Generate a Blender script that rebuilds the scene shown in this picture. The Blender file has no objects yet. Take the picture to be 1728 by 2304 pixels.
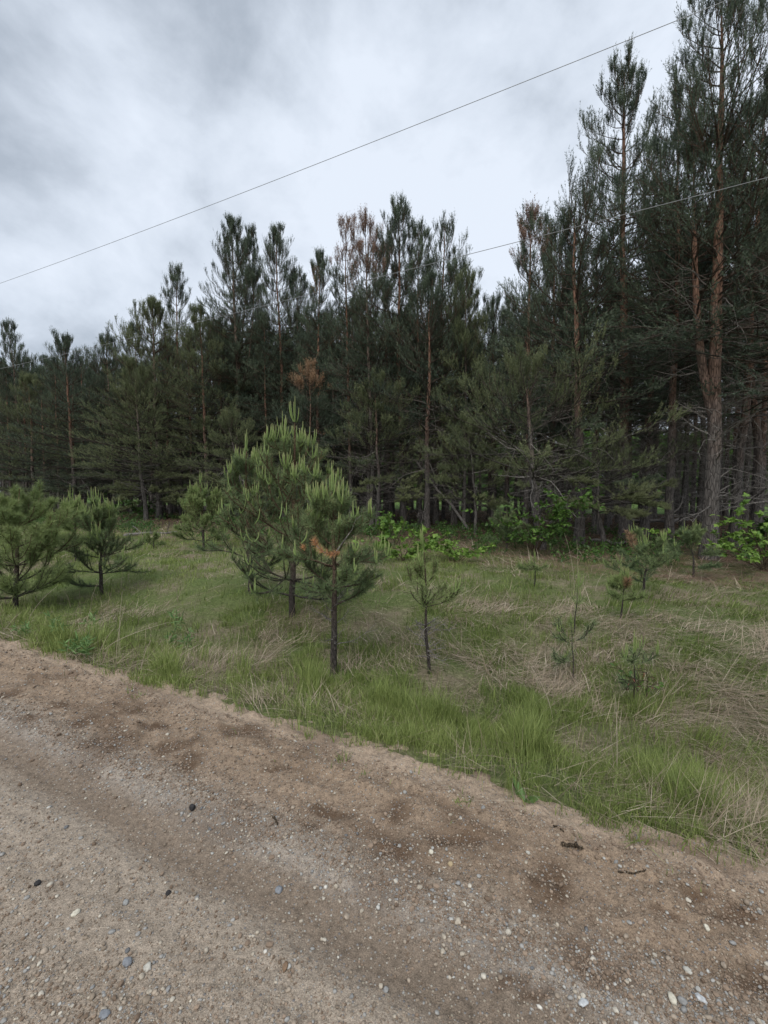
import bpy, math
import numpy as np
from mathutils import Vector

# ------------------------------------------------------------ camera, sky, light
S = bpy.context.scene
COL = S.collection
R = math.radians
PITCH = R(2.6); F = 966.0; CAMZ = 1.6
cd = bpy.data.cameras.new('camera'); cam = bpy.data.objects.new('camera', cd); COL.objects.link(cam)
cam.location = (0, 0, CAMZ); cam.rotation_euler = (R(90) - PITCH, 0, 0)
cd.sensor_fit = 'VERTICAL'; cd.sensor_height = 24; cd.lens = 24 * F / 2304
cd.clip_start = .05; cd.clip_end = 3000
S.camera = cam
S.view_settings.view_transform = 'Standard'; S.view_settings.look = 'None'
S.view_settings.exposure = .76; S.view_settings.gamma = 1
S.render.engine = 'CYCLES'
S.cycles.max_bounces = 5; S.cycles.diffuse_bounces = 2; S.cycles.glossy_bounces = 2
S.cycles.transmission_bounces = 3; S.cycles.transparent_max_bounces = 6
S.cycles.use_denoising = True
S.cycles.caustics_reflective = False; S.cycles.caustics_refractive = False

SUN_EL, SUN_ROT = R(52), R(200)
w = bpy.data.worlds.new('World'); S.world = w; w.use_nodes = True
nt = w.node_tree; nt.nodes.clear()
def N(nt, t, **k):
    n = nt.nodes.new(t)
    for a, b in k.items():
        if a.startswith('i_'):
            n.inputs[a[2:].replace('_', ' ')].default_value = b
        else: setattr(n, a, b)
    return n
def L(nt, a, b): nt.links.new(a, b)
def ramp(nt, src, stops, interp='LINEAR'):
    r = nt.nodes.new('ShaderNodeValToRGB'); cr = r.color_ramp; cr.interpolation = interp
    while len(cr.elements) < len(stops): cr.elements.new(.5)
    for e, (p, c) in zip(cr.elements, stops):
        e.position = p; e.color = (c, c, c, 1) if not hasattr(c, '__len__') else (*c[:3], 1)
    if src is not None: L(nt, src, r.inputs[0])
    return r
def mathn(nt, op, a, b=None, clamp=False):
    m = nt.nodes.new('ShaderNodeMath'); m.operation = op; m.use_clamp = clamp
    for i, x in enumerate((a, b)):
        if x is None: continue
        if isinstance(x, (int, float)): m.inputs[i].default_value = x
        else: L(nt, x, m.inputs[i])
    return m.outputs[0]
def mix(nt, fac, a, b):
    m = nt.nodes.new('ShaderNodeMix'); m.data_type = 'RGBA'
    for s, x in ((m.inputs[0], fac), (m.inputs[6], a), (m.inputs[7], b)):
        if isinstance(x, (int, float)): s.default_value = x
        elif hasattr(x, '__len__'): s.default_value = (*x[:3], 1)
        else: L(nt, x, s)
    return m.outputs[2]

sky = N(nt, 'ShaderNodeTexSky', sky_type='NISHITA', sun_disc=False, sun_elevation=SUN_EL, sun_rotation=SUN_ROT)
tc = N(nt, 'ShaderNodeTexCoord')
# an uneven layer of stratus all round the sky
mp = N(nt, 'ShaderNodeMapping'); L(nt, tc.outputs['Generated'], mp.inputs[0])
mp.inputs['Location'].default_value = (.55, .35, .1); mp.inputs['Rotation'].default_value = (0, R(-30), 0); mp.inputs['Scale'].default_value = (1.5, 1.5, 2.1)
n1 = N(nt, 'ShaderNodeTexNoise', i_Scale=2.9, i_Detail=9.0, i_Roughness=.56, i_Distortion=.12); L(nt, mp.outputs[0], n1.inputs['Vector'])
n2 = N(nt, 'ShaderNodeTexNoise', i_Scale=.8, i_Detail=1.0, i_Roughness=.5); L(nt, mp.outputs[0], n2.inputs['Vector'])
sx = N(nt, 'ShaderNodeSeparateXYZ'); L(nt, tc.outputs['Generated'], sx.inputs[0])
cl = mathn(nt, 'ADD', mathn(nt, 'MULTIPLY', n1.outputs[0], .5), mathn(nt, 'MULTIPLY', n2.outputs[0], .5))
thin = mathn(nt, 'ADD', cl, mathn(nt, 'MULTIPLY', sx.outputs[0], .07))
cr = ramp(nt, thin, [(.39, (2.75, 3.1, 3.58)), (.45, (3.5, 3.88, 4.42)), (.51, (4.3, 4.72, 5.32)), (.58, (5.0, 5.42, 6.05))])
zen = ramp(nt, sx.outputs[2], [(.74, 1.0), (1, 1.75)])
cz = N(nt, 'ShaderNodeVectorMath', operation='SCALE'); L(nt, cr.outputs[0], cz.inputs[0]); L(nt, zen.outputs[0], cz.inputs['Scale'])
cm = mix(nt, .93, sky.outputs[0], cz.outputs[0])
bg = N(nt, 'ShaderNodeBackground'); bg.inputs[1].default_value = .1
L(nt, cm, bg.inputs[0]); wo = N(nt, 'ShaderNodeOutputWorld'); L(nt, bg.outputs[0], wo.inputs[0])
ld = bpy.data.lights.new('sun', 'SUN'); lo = bpy.data.objects.new('sun', ld); COL.objects.link(lo)
ld.energy = 1.5; ld.angle = R(40); ld.color = (1, .97, .92)
sd = Vector((math.sin(SUN_ROT) * math.cos(SUN_EL), math.cos(SUN_ROT) * math.cos(SUN_EL), math.sin(SUN_EL)))
lo.rotation_euler = sd.to_track_quat('Z', 'Y').to_euler(); lo.location = (0, -5, 20)

# ------------------------------------------------------------ numpy helpers
rng = np.random.default_rng(7)
def hsh(i, j, s):
    n = (i.astype(np.int64) * 374761393 + j.astype(np.int64) * 668265263 + s * 974634777) & 0x7fffffff
    n = ((n ^ (n >> 13)) * 1274126177) & 0x7fffffff
    return ((n ^ (n >> 16)) & 0xffff) / 65535.0
def vnoise(x, y, s=0):
    i = np.floor(x); j = np.floor(y); fx = x - i; fy = y - j
    fx = fx * fx * (3 - 2 * fx); fy = fy * fy * (3 - 2 * fy)
    a = hsh(i, j, s); b = hsh(i + 1, j, s); c = hsh(i, j + 1, s); d = hsh(i + 1, j + 1, s)
    return (a * (1 - fx) + b * fx) * (1 - fy) + (c * (1 - fx) + d * fx) * fy
def fbm(x, y, oct=4, s=0):
    r = 0; a = .5; t = 0
    for k in range(oct):
        r = r + a * vnoise(x, y, s + k); t += a; a *= .5; x = x * 2.03 + 11.3; y = y * 2.03 + 5.7
    return r / t
Q = 1.1136
def uv(X, Y): return (X - .49 * (Y - 2.52)) / Q, (Y - 2.52 + .49 * X) / Q
def xy(u, v): return (u + .49 * v) / Q, (v - .49 * u) / Q + 2.52
def sst(a, b, x):
    t = np.clip((x - a) / (b - a), 0, 1); return t * t * (3 - 2 * t)
def ground(X, Y):
    X = np.asarray(X, float); Y = np.asarray(Y, float)
    u, v = uv(X, Y)
    bank = 2.7 + .5 * (vnoise(u * .35, u * 0 + 3.3, 5) - .5) * 2
    dep = .17 + .1 * sst(-2, 4, u)
    h = -dep * sst(0.0, 1.1, v) + (dep + .05) * sst(bank - 1.1, bank + .25, v)
    m = sst(.1, 1.2, v)
    h = h + m * (.16 * (fbm(u * .55, v * .55, 3, 20) - .5) + .05 * (fbm(u * 2.3, v * 2.3, 3, 31) - .5))
    return np.where(v < .05, -.09, h - .015)
rc = np.array([-2.6, -1.5])
PATCH = []   # damp, darker sand: (u, v, half length, half width)
def road_h(X, Y):
    u, v = uv(X, Y)
    h = .015 * np.clip(-v, 0, 3) - .022 * np.exp(-((v + 1.0) / .13) ** 2) + .014 * np.exp(-((v + .78) / .11) ** 2)
    h = h - .03 * sst(-.25, .18, v) + .012 * (fbm(u * 1.3, v * 1.3, 3, 50) - .5)
    rough = sst(-.9, -.6, v)
    h = h + (.002 + .022 * rough) * (fbm(u * 7, v * 7, 3, 60) - .5) + (.0022 + .009 * rough) * (fbm(u * 30, v * 30, 3, 70) - .5)
    lump = sst(.56, .75, fbm(u * 9, v * 14, 2, 81)) * sst(-.8, -.4, v)
    return h + .022 * lump + .014 * sst(.5, .7, fbm(u * 17, v * 17, 2, 86)) * rough
def wavy(u): return .10 * (fbm(u * .9, u * 0 + 9.1, 3, 90) - .5) * 2 + .05 * (vnoise(u * 5, u * 0, 91) - .5)
def gz(X, Y):
    u, v = uv(np.asarray(X, float), np.asarray(Y, float))
    return np.where(v < .12, np.maximum(road_h(X, Y), ground(X, Y)), ground(X, Y))
cp, sp = math.cos(PITCH), math.sin(PITCH)
def ray(px, py):
    a = (px - 864) / F; b = (1152 - py) / F
    return a, cp + b * sp, -sp + b * cp
def hit(px, py, it=14):
    """where the photographed spot lies on the ground"""
    x, y, z = ray(px, py); t = CAMZ / max(-z, .01)
    for _ in range(it):
        g = float(gz(x * t, y * t)); t = t * .4 + .6 * (CAMZ - g) / max(-z, .01)
    return x * t, y * t
def at_depth(px, py, Y):
    x, y, z = ray(px, py); t = Y / y
    return x * t, CAMZ + z * t
def at_v(px, v, py=1190):
    x, y, z = ray(px, py); a = x / y
    Y = (2.77 + Q * v) / (1 + .49 * a)
    return a * Y, Y

def mesh_tri(name, V, T, mats, parent=None, mi=None, attrs=None, smooth=False, data_only=False):
    V = np.ascontiguousarray(V, np.float32); T = np.ascontiguousarray(T, np.int32)
    k = T.shape[1]
    me = bpy.data.meshes.new(name)
    me.vertices.add(len(V)); me.vertices.foreach_set('co', V.ravel())
    me.loops.add(T.size); me.loops.foreach_set('vertex_index', T.ravel())
    me.polygons.add(len(T)); me.polygons.foreach_set('loop_start', np.arange(0, T.size, k, dtype=np.int32))
    if mi is not None: me.polygons.foreach_set('material_index', np.asarray(mi, np.int32))
    me.polygons.foreach_set('use_smooth', np.full(len(T), smooth, bool))
    for m in (mats if isinstance(mats, (list, tuple)) else [mats]): me.materials.append(m)
    for an, av in (attrs or {}).items():
        a = me.attributes.new(an, 'FLOAT', 'POINT'); a.data.foreach_set('value', np.asarray(av, np.float32))
    me.update()
    if data_only: return me
    o = bpy.data.objects.new(name, me); COL.objects.link(o)
    if parent is not None: o.parent = parent
    return o
def tag(o, label=None, cat=None, group=None, kind=None):
    if label: o['label'] = label
    if cat: o['category'] = cat
    if group: o['group'] = group
    if kind: o['kind'] = kind
    return o
def empty(name, loc, label, cat, group=None, rz=0):
    o = bpy.data.objects.new(name, None); COL.objects.link(o); o.location = loc; o.rotation_euler = (0, 0, rz)
    o.empty_display_size = .2
    return tag(o, label, cat, group)
def copy_thing(root, loc, rz, sc, label, group=None, name=None):
    r = root.copy(); COL.objects.link(r); r.location = loc; r.rotation_euler = (0, 0, rz); r.scale = sc
    r['label'] = label
    if group: r['group'] = group
    for ch in root.children:
        c = ch.copy(); COL.objects.link(c); c.parent = r
    return r
def unit(v): return v / np.maximum(np.linalg.norm(v, axis=-1, keepdims=True), 1e-9)
class Acc:
    def __init__(s): s.V = []; s.T = []; s.A = []; s.n = 0
    def add(s, V, T, A=None):
        if len(V) == 0: return
        s.V.append(V); s.T.append(T + s.n); s.n += len(V)
        s.A.append(np.zeros(len(V)) if A is None else A)
    def build(s, name, mats, parent=None, smooth=False, **k):
        if not s.V: return None
        return mesh_tri(name, np.concatenate(s.V), np.concatenate(s.T), mats, parent, attrs={'tint': np.concatenate(s.A)}, smooth=smooth, **k)
def tubes(P, Rr, k=4, cap=True):
    """P (B,n,3) centre lines, Rr (B,n) radii -> V, T"""
    B, n, _ = P.shape
    T = np.zeros_like(P); T[:, 1:-1] = P[:, 2:] - P[:, :-2]; T[:, 0] = P[:, 1] - P[:, 0]; T[:, -1] = P[:, -1] - P[:, -2]
    T = unit(T)
    ref = np.where(np.abs(T[:, :1, 2:3]) > .8, np.array([1., 0, 0]), np.array([0, 0, 1.]))
    A = unit(np.cross(T, np.broadcast_to(ref, T.shape))); C = np.cross(T, A)
    th = np.linspace(0, 2 * np.pi, k, endpoint=False)
    V = P[:, :, None] + Rr[:, :, None, None] * (A[:, :, None] * np.cos(th)[:, None] + C[:, :, None] * np.sin(th)[:, None])
    i = np.arange(n - 1)[:, None] * k; j = np.arange(k)[None]; j2 = (j + 1) % k
    q = np.stack([np.stack([i + j, i + j2, i + k + j2], -1), np.stack([i + j, i + k + j2, i + k + j], -1)], 2).reshape(-1, 3)
    Tt = (np.arange(B)[:, None, None] * (n * k) + q[None]).reshape(-1, 3)
    return V.reshape(-1, 3), Tt
def blades(P, D, Wd, ln, wd):
    """single thin triangles from P along D"""
    n = len(P); b = unit(np.cross(D, Wd)) * (wd[:, None] * .5)
    V = np.stack([P - b, P + b, P + D * ln[:, None]], 1).reshape(-1, 3)
    return V, np.arange(3 * n).reshape(-1, 3)
def rdir(r, n): return unit(r.normal(size=(n, 3)))

# ------------------------------------------------------------ materials
def mat(name): 
    m = bpy.data.materials.new(name); m.use_nodes = True; nt = m.node_tree
    return m, nt, nt.nodes['Principled BSDF']
def leaf_mat(name, c0, c1, c2, rough=.55, trans=.25, spec=.3):
    m, nt, b = mat(name)
    a = N(nt, 'ShaderNodeAttribute', attribute_name='tint')
    r = ramp(nt, a.outputs['Fac'], [(0, c0), (.5, c1), (1, c2)])
    L(nt, r.outputs[0], b.inputs['Base Color']); b.inputs['Roughness'].default_value = rough
    b.inputs['Specular IOR Level'].default_value = spec
    if trans:
        t = N(nt, 'ShaderNodeBsdfTranslucent'); L(nt, r.outputs[0], t.inputs[0])
        ms = N(nt, 'ShaderNodeMixShader'); ms.inputs[0].default_value = trans
        L(nt, b.outputs[0], ms.inputs[1]); L(nt, t.outputs[0], ms.inputs[2])
        L(nt, ms.outputs[0], nt.nodes['Material Output'].inputs[0])
    return m
M = {}
M['needle_tall'] = leaf_mat('pine_needles_tall', (.046, .066, .045), (.085, .113, .072), (.17, .205, .125), trans=.15)
M['needle_light'] = leaf_mat('pine_needles_light', (.085, .105, .052), (.145, .168, .08), (.24, .26, .13), trans=.2)
M['needle_orange'] = leaf_mat('orange_needles', (.36, .17, .07), (.52, .26, .12), (.62, .36, .19), trans=.2)
M['needle_young'] = leaf_mat('pine_needles_young', (.09, .135, .065), (.15, .205, .09), (.235, .285, .115), trans=.2)
M['needle_yellow'] = leaf_mat('pine_needles_yellowish', (.125, .175, .065), (.20, .26, .095), (.29, .34, .13), trans=.2)
M['needle_brown'] = leaf_mat('dead_needles', (.20, .115, .065), (.31, .19, .11), (.40, .27, .16), trans=.2)
M['needle_pink'] = leaf_mat('dry_needles', (.15, .09, .065), (.25, .15, .11), (.33, .21, .15), trans=.15)
M['candle'] = leaf_mat('new_shoot', (.15, .22, .07), (.21, .28, .09), (.34, .34, .16), trans=.15)
M['grass'] = leaf_mat('grass_blades', (.09, .125, .035), (.18, .235, .065), (.33, .38, .13), trans=.3)
M['straw'] = leaf_mat('dry_straw', (.15, .115, .08), (.34, .27, .19), (.56, .48, .38), rough=.7, trans=.1)
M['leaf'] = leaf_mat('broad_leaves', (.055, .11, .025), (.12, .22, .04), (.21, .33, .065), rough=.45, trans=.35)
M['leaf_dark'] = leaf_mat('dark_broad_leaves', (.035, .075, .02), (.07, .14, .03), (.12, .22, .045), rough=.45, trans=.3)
M['forb'] = leaf_mat('weed_leaves', (.08, .15, .05), (.14, .24, .08), (.20, .32, .11), rough=.5, trans=.3)
M['red_leaf'] = leaf_mat('red_leaves', (.20, .07, .05), (.28, .11, .07), (.33, .16, .10), rough=.5, trans=.3)
def bark(name, low, high, z0, z1, scale=1.):
    m, nt, b = mat(name); t = N(nt, 'ShaderNodeTexCoord')
    mp = N(nt, 'ShaderNodeMapping'); mp.inputs['Scale'].default_value = (14 * scale, 14 * scale, 3.2 * scale); L(nt, t.outputs['Object'], mp.inputs[0])
    v = N(nt, 'ShaderNodeTexVoronoi', feature='DISTANCE_TO_EDGE', i_Scale=1.6); L(nt, mp.outputs[0], v.inputs['Vector'])
    n = N(nt, 'ShaderNodeTexNoise', i_Scale=1.3, i_Detail=6.0); L(nt, mp.outputs[0], n.inputs['Vector'])
    s = N(nt, 'ShaderNodeSeparateXYZ'); L(nt, t.outputs['Object'], s.inputs[0])
    n2 = N(nt, 'ShaderNodeTexNoise', i_Scale=.9, i_Detail=3.0); L(nt, t.outputs['Object'], n2.inputs['Vector'])
    zf = mathn(nt, 'ADD', mathn(nt, 'DIVIDE', mathn(nt, 'SUBTRACT', s.outputs[2], z0), z1 - z0), mathn(nt, 'MULTIPLY', mathn(nt, 'SUBTRACT', n2.outputs[0], .5), 1.6), )
    zf = mathn(nt, 'ADD', zf, 0.0, True)
    c = mix(nt, zf, low, high)
    k = mathn(nt, 'MULTIPLY', ramp(nt, v.outputs[0], [(0, .42), (.12, 1.0)]).outputs[0], ramp(nt, n.outputs[0], [(.3, .55), (.7, 1.35)]).outputs[0])
    mm = N(nt, 'ShaderNodeVectorMath', operation='SCALE'); L(nt, c, mm.inputs[0]); L(nt, k, mm.inputs['Scale'])
    L(nt, mm.outputs[0], b.inputs['Base Color']); b.inputs['Roughness'].default_value = .9
    b.inputs['Specular IOR Level'].default_value = .15
    bp = N(nt, 'ShaderNodeBump', i_Strength=.9, i_Distance=.02); L(nt, k, bp.inputs['Height']); L(nt, bp.outputs[0], b.inputs['Normal'])
    return m
M['bark'] = bark('scots_pine_bark', (.13, .115, .105), (.25, .142, .098), 2.4, 6.5)
M['bark_grey'] = bark('grey_pine_bark', (.16, .145, .13), (.22, .16, .125), 3, 9)
M['bark_young'] = bark('young_pine_bark', (.10, .085, .075), (.20, .13, .085), .4, 1.4, 4)
M['limb'] = bark('pine_limb_bark', (.085, .075, .065), (.12, .082, .06), 3, 9, 2)
M['deadwood'] = bark('dead_branch_bark', (.30, .275, .25), (.22, .19, .165), 1, 6, 3)
M['stem'] = bark('shrub_bark', (.12, .09, .06), (.12, .10, .06), 0, 2, 4)

# ------------------------------------------------------------ pine builder
def rot_dir(e, az):
    return np.stack([np.cos(e) * np.cos(az), np.cos(e) * np.sin(az), np.sin(e)], -1)
def curve(P0, az, e0, de, Lh, n, r, wob=.12):
    """centre lines starting at P0, elevation e0 -> e0+de"""
    B = len(P0); s = np.linspace(0, 1, n - 1)[None]
    e = e0[:, None] + de[:, None] * s + r.normal(0, wob, (B, n - 1)) * .6
    a = az[:, None] + np.cumsum(r.normal(0, wob, (B, n - 1)), 1)
    d = rot_dir(e, a) * (Lh / (n - 1))[:, None, None]
    P = np.concatenate([P0[:, None], P0[:, None] + np.cumsum(d, 1)], 1)
    return P, e, a
def along(P, s):
    """points at fractions s (B,m) of polylines P (B,n,3)"""
    n = P.shape[1]; x = s * (n - 1); i = np.clip(x.astype(int), 0, n - 2); f = (x - i)[..., None]
    b = np.arange(len(P))[:, None]
    return P[b, i] * (1 - f) + P[b, i + 1] * f, unit(P[b, i + 1] - P[b, i])
def needles(acc, P, D, ln, r, n, nl, nw, spread=(.7, 1.15), tint=None, s0=0.0, tuft=0):
    B = len(P)
    if B == 0: return
    s = s0 + (1 - s0) * r.random((B, n))
    pos = P[:, None] + D[:, None] * (ln[:, None] * s)[..., None]
    pr = unit(np.cross(np.broadcast_to(D[:, None], pos.shape), r.normal(size=pos.shape)))
    an = r.uniform(spread[0], spread[1], (B, n))[..., None]
    an = an * (1 - .55 * np.clip((s - .75) / .25, 0, 1))[..., None]
    d = np.broadcast_to(D[:, None], pos.shape) * np.cos(an) + pr * np.sin(an)
    if tint is None: tint = r.random(B)
    tt = np.clip(tint[:, None] + .35 * (s - .55) + r.normal(0, .12, (B, n)), 0, 1)
    l = nl * r.uniform(.7, 1.15, (B, n))
    V, T = blades(pos.reshape(-1, 3), d.reshape(-1, 3), rdir(r, B * n), l.ravel(), np.full(B * n, nw))
    acc.add(V, T, np.repeat(tt.ravel(), 3))

def tall_pine(seed, H, cb, Lmax, r0=.17, lean=(0, 0), dens=1., nw=.016, nn=12, brown=0., dead_top=0., dead=1., whorl=.42,
              nb=(4, 6), prof='cone', side=None, low_spray=0, fork=None, bmat='bark', straight=.022, flat=0., top_open=.75, kinks=None, sparse_low=0.):
    """returns dict of accumulators; origin at the base"""
    r = np.random.default_rng(seed)
    A = {k: Acc() for k in ('trunk', 'branches', 'crown', 'dead_branches', 'brown_foliage')}
    stems = []
    n = 18; t = np.linspace(0, 1, n)
    wob = np.cumsum(r.normal(0, straight, (n, 2)), 0) * np.minimum(1, t * 4)[:, None]; wob -= t[:, None] * wob[-1]
    TP = np.stack([lean[0] * t ** 1.3 + wob[:, 0], lean[1] * t ** 1.3 + wob[:, 1], H * t], 1)
    if kinks is not None: TP[:, 0] += np.interp(t * H, kinks[0], kinks[1])
    rad = r0 * ((1 - t) ** .8 * .93 + .05) * (1 + .35 * np.exp(-t * H / .35))
    TP[0, 2] = -.3
    stems.append((TP, rad, H, 0.))
    if fork:
        zf, hf, off, rf = fork
        i0 = np.array([np.interp(zf, TP[:, 2], TP[:, k]) for k in range(3)])
        t2 = np.linspace(0, 1, n)
        P2 = np.stack([i0[0] + off[0] * (1 - np.exp(-t2 * 4)) + .4 * off[0] * t2, i0[1] + off[1] * (1 - np.exp(-t2 * 4)), zf + (hf - zf) * t2], 1)
        stems.append((P2, rf * ((1 - t2) ** .8 * .93 + .05), hf, zf))
    for (P, rr, Hs, z0) in stems:
        V, T = tubes(P[None], rr[None], 9); A['trunk'].add(V, T)
        # living whorls
        zs = []; z = max(cb, z0 + .5)
        while z < Hs - .25:
            k = r.integers(nb[0], nb[1]); a0 = r.random() * 6.28
            for q in range(k): zs.append((z + r.normal(0, .04), a0 + 6.28 * q / k + r.normal(0, .3)))
            z += whorl * r.uniform(.7, 1.25)
        zs = np.array(zs); tt = (zs[:, 0] - cb) / max(Hs - cb, 1)
        if sparse_low:
            keep = r.random(len(zs)) > sparse_low * (1 - tt) ** 1.2; zs = zs[keep]; tt = tt[keep]
        if prof == 'cone': pf = np.clip(1 - tt, 0, 1) ** .52 * (.75 + .25 * sst(0, .12, tt))
        elif prof == 'column': pf = np.clip(1 - tt, 0, 1) ** .45 * .7
        else: pf = np.clip(1 - tt ** 1.8, 0, 1) ** .9
        Lb = 1.42 * Lmax * pf * r.uniform(.45, 1.15, len(zs)) + .3
        if side is not None:
            Lb *= 1 + side[1] * np.cos(zs[:, 1] - side[0])
        B = len(zs)
        base = np.stack([np.interp(zs[:, 0], P[:, 2], P[:, k]) for k in range(3)], 1)
        e0 = R(-6) + (R(46) - R(-6)) * np.clip(tt, 0, 1) ** .9 + r.normal(0, .14, B)
        de = R(6) + R(26) * tt + r.normal(0, .12, B)
        fl = flat * (1 - sst(.35, .8, tt)); e0 = e0 * (1 - fl) + fl * (R(4) + .25 * e0); de = de * (1 - .7 * fl)
        bp, be, ba = curve(base, zs[:, 1], e0, de, Lb, 7, r, .07)
        br = (np.interp(zs[:, 0], P[:, 2], rr) * .22 + .007)[:, None] * np.linspace(1, .2, 7)[None] * np.minimum(1, Lb / 1.2 + .35)[:, None]
        V, T = tubes(bp, br, 4); A['branches'].add(V, T)
        m = 11
        s = np.sort(r.uniform(.18, 1, (B, m)), 1) ** .85
        if dens < 1: pass
        Pp, Dd = along(bp, s)
        need = Lb[:, None] * (1.15 - s) * .48 + .12
        sgn = np.where((np.arange(m)[None] + r.integers(0, 2, (B, 1))) % 2 == 0, 1, -1)
        az = np.arctan2(Dd[..., 1], Dd[..., 0]) + sgn * r.uniform(.45, 1.0, (B, m))
        el = np.arcsin(np.clip(Dd[..., 2], -1, 1)) + (r.uniform(-.1, .45, (B, m)) + .35 * tt[:, None]) * (1 - .75 * fl[:, None])
        keep = (r.random((B, m)) < dens * (.55 + .45 * sst(0, .9, Lb)[:, None])).ravel()
        f = lambda x: x.reshape(B * m, *x.shape[2:])[keep]
        sl = f(need); tts = f(np.repeat(tt[:, None], m, 1))
        spP, se, sa = curve(f(Pp), f(az), f(el), R(10) + r.normal(0, .2, len(sl)) * (1 - .5 * flat), sl, 4, r, .1)
        V, T = tubes(spP, (.004 + .006 * sl)[:, None] * np.array([[1, .8, .6, .4]]), 3); A['branches'].add(V, T)
        # shoots carrying needles
        ms = 6; n2 = len(sl)
        s2 = np.clip(.25 + .78 * (np.arange(ms)[None] + r.random((n2, ms))) / ms, 0, 1)
        P2, D2 = along(spP, s2)
        d = unit(D2 + r.normal(0, .4, D2.shape) + np.array([0, 0, .35]) + np.array([0, 0, .95]) * tts[:, None, None])
        ln = r.uniform(.10, .24, (n2, ms)) * (1 + .9 * tts[:, None])
        # ends of primaries
        e3 = np.clip(1 - np.arange(5)[None] * .13 - r.random((B, 5)) * .05, .2, 1)
        P3, D3 = along(bp, e3); d3 = unit(D3 + np.array([0, 0, .55]) + np.array([0, 0, .9]) * tt[:, None, None] + r.normal(0, .22, D3.shape)); l3 = r.uniform(.15, .36, (B, 5)) * (1 + .9 * tt[:, None])
        SP = np.concatenate([P2.reshape(-1, 3), P3.reshape(-1, 3)]); SD = np.concatenate([d.reshape(-1, 3), d3.reshape(-1, 3)])
        SL = np.concatenate([ln.ravel(), l3.ravel()]); ST = np.concatenate([np.repeat(tts, ms), np.repeat(tt, 5)])
        # clump tint varies branch by branch
        bt = r.random(B); tint = np.concatenate([np.repeat(f(np.repeat(bt[:, None], m, 1)), ms), np.repeat(bt, 5)])
        tint = np.clip(.10 + .6 * tint + r.normal(0, .13, len(tint)), 0, 1)
        br_id = np.concatenate([np.repeat(f(np.repeat(np.arange(B)[:, None], m, 1)), ms), np.repeat(np.arange(B), 5)])
        isb = np.zeros(len(SP), bool)
        if brown: isb |= np.isin(br_id, np.where((r.random(B) < brown))[0])
        if dead_top: isb |= ST > 1 - dead_top
        g = ~isb
        needles(A['crown'], SP[g], SD[g], SL[g], r, int(nn * 1.6), .060, nw * .75, spread=(.5, 1.05), tint=tint[g])
        if isb.any(): needles(A['brown_foliage'], SP[isb], SD[isb], SL[isb], r, max(6, int(nn * .6)), .07, nw, tint=r.random(isb.sum()))
        # leader and its upright companions
        tip = P[-1]; k = 7
        LP = np.repeat(tip[None] - [[0, 0, .3]], k, 0) + r.normal(0, .05, (k, 3)); LD = unit(np.array([0, 0, 1.]) + r.normal(0, .16, (k, 3)))
        LD[0] = (0, 0, 1); LL = r.uniform(.3, .5, k); LL[0] = .75
        needles(A['brown_foliage'] if dead_top else A['crown'], LP, LD, LL, r, nn * 3, .07, nw * .8, spread=(.35, .7), tint=np.full(k, .6))
        V, T = tubes(np.stack([LP, LP + LD * LL[:, None]], 1), np.full((k, 2), .008), 3); A['branches'].add(V, T)
    # dead limbs under the crown
    nd = int((cb - .9) * 11 * dead)
    if nd > 0:
        P, rr, Hs, _ = stems[0]
        z = r.uniform(.8, cb + 1.2, nd); az = r.random(nd) * 6.28
        base = np.stack([np.interp(z, P[:, 2], P[:, k]) for k in range(3)], 1)
        Ld = r.uniform(.5, 1.15, nd) * Lmax * (.45 + .5 * z / cb)
        dp, _, _ = curve(base, az, r.normal(R(8), .28, nd), r.normal(R(-12), .5, nd), Ld, 7, r, .17)
        V, T = tubes(dp, (.009 + .011 * r.random(nd))[:, None] * np.linspace(1.3, .25, 7)[None], 3); A['dead_branches'].add(V, T)
        m = 6; s = r.uniform(.2, 1, (nd, m)); Pp, Dd = along(dp, s)
        az = np.arctan2(Dd[..., 1], Dd[..., 0]) + r.normal(0, .9, (nd, m)); el = r.normal(.05, .5, (nd, m))
        sl = (r.uniform(.15, .55, (nd, m)) * Ld[:, None]).ravel()
        tp, _, _ = curve(Pp.reshape(-1, 3), az.ravel(), el.ravel(), r.normal(0, .5, nd * m), sl, 4, r, .25)
        V, T = tubes(tp, (.006 * np.ones(len(sl)))[:, None] * np.array([[1, .8, .6, .35]]), 3); A['dead_branches'].add(V, T)
    # low living sprays
    if low_spray:
        P, rr, Hs, _ = stems[0]; B = low_spray
        z = r.uniform(1.0, cb, B); az = r.random(B) * 6.28
        if side is not None: az = side[0] + r.normal(0, .8, B)
        base = np.stack([np.interp(z, P[:, 2], P[:, k]) for k in range(3)], 1)
        Lb = Lmax * r.uniform(.65, 1.15, B)
        bp, _, _ = curve(base, az, r.normal(R(5), .15, B), r.normal(R(-5), .2, B), Lb, 7, r, .1)
        V, T = tubes(bp, .024 * np.linspace(1, .2, 7)[None] * np.ones((B, 1)), 4); A['branches'].add(V, T)
        m = 14; s = r.uniform(.4, 1, (B, m)); Pp, Dd = along(bp, s)
        az = np.arctan2(Dd[..., 1], Dd[..., 0]) + r.choice([-1, 1], (B, m)) * r.uniform(.3, 1.0, (B, m)); el = r.normal(.12, .18, (B, m))
        sl = (r.uniform(.3, .75, (B, m)) * (1.25 - s) * 1.1).ravel()
        tp, _, _ = curve(Pp.reshape(-1, 3), az.ravel(), el.ravel(), r.normal(.1, .2, B * m), sl, 4, r, .12)
        V, T = tubes(tp, .007 * np.ones((len(sl), 1)) * np.array([[1, .8, .6, .4]]), 3); A['branches'].add(V, T)
        ms = 9; s2 = r.uniform(.1, 1, (len(sl), ms)); P2, D2 = along(tp, s2)
        d = unit(D2 + r.normal(0, .4, D2.shape) + np.array([0, 0, .45]))
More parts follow.
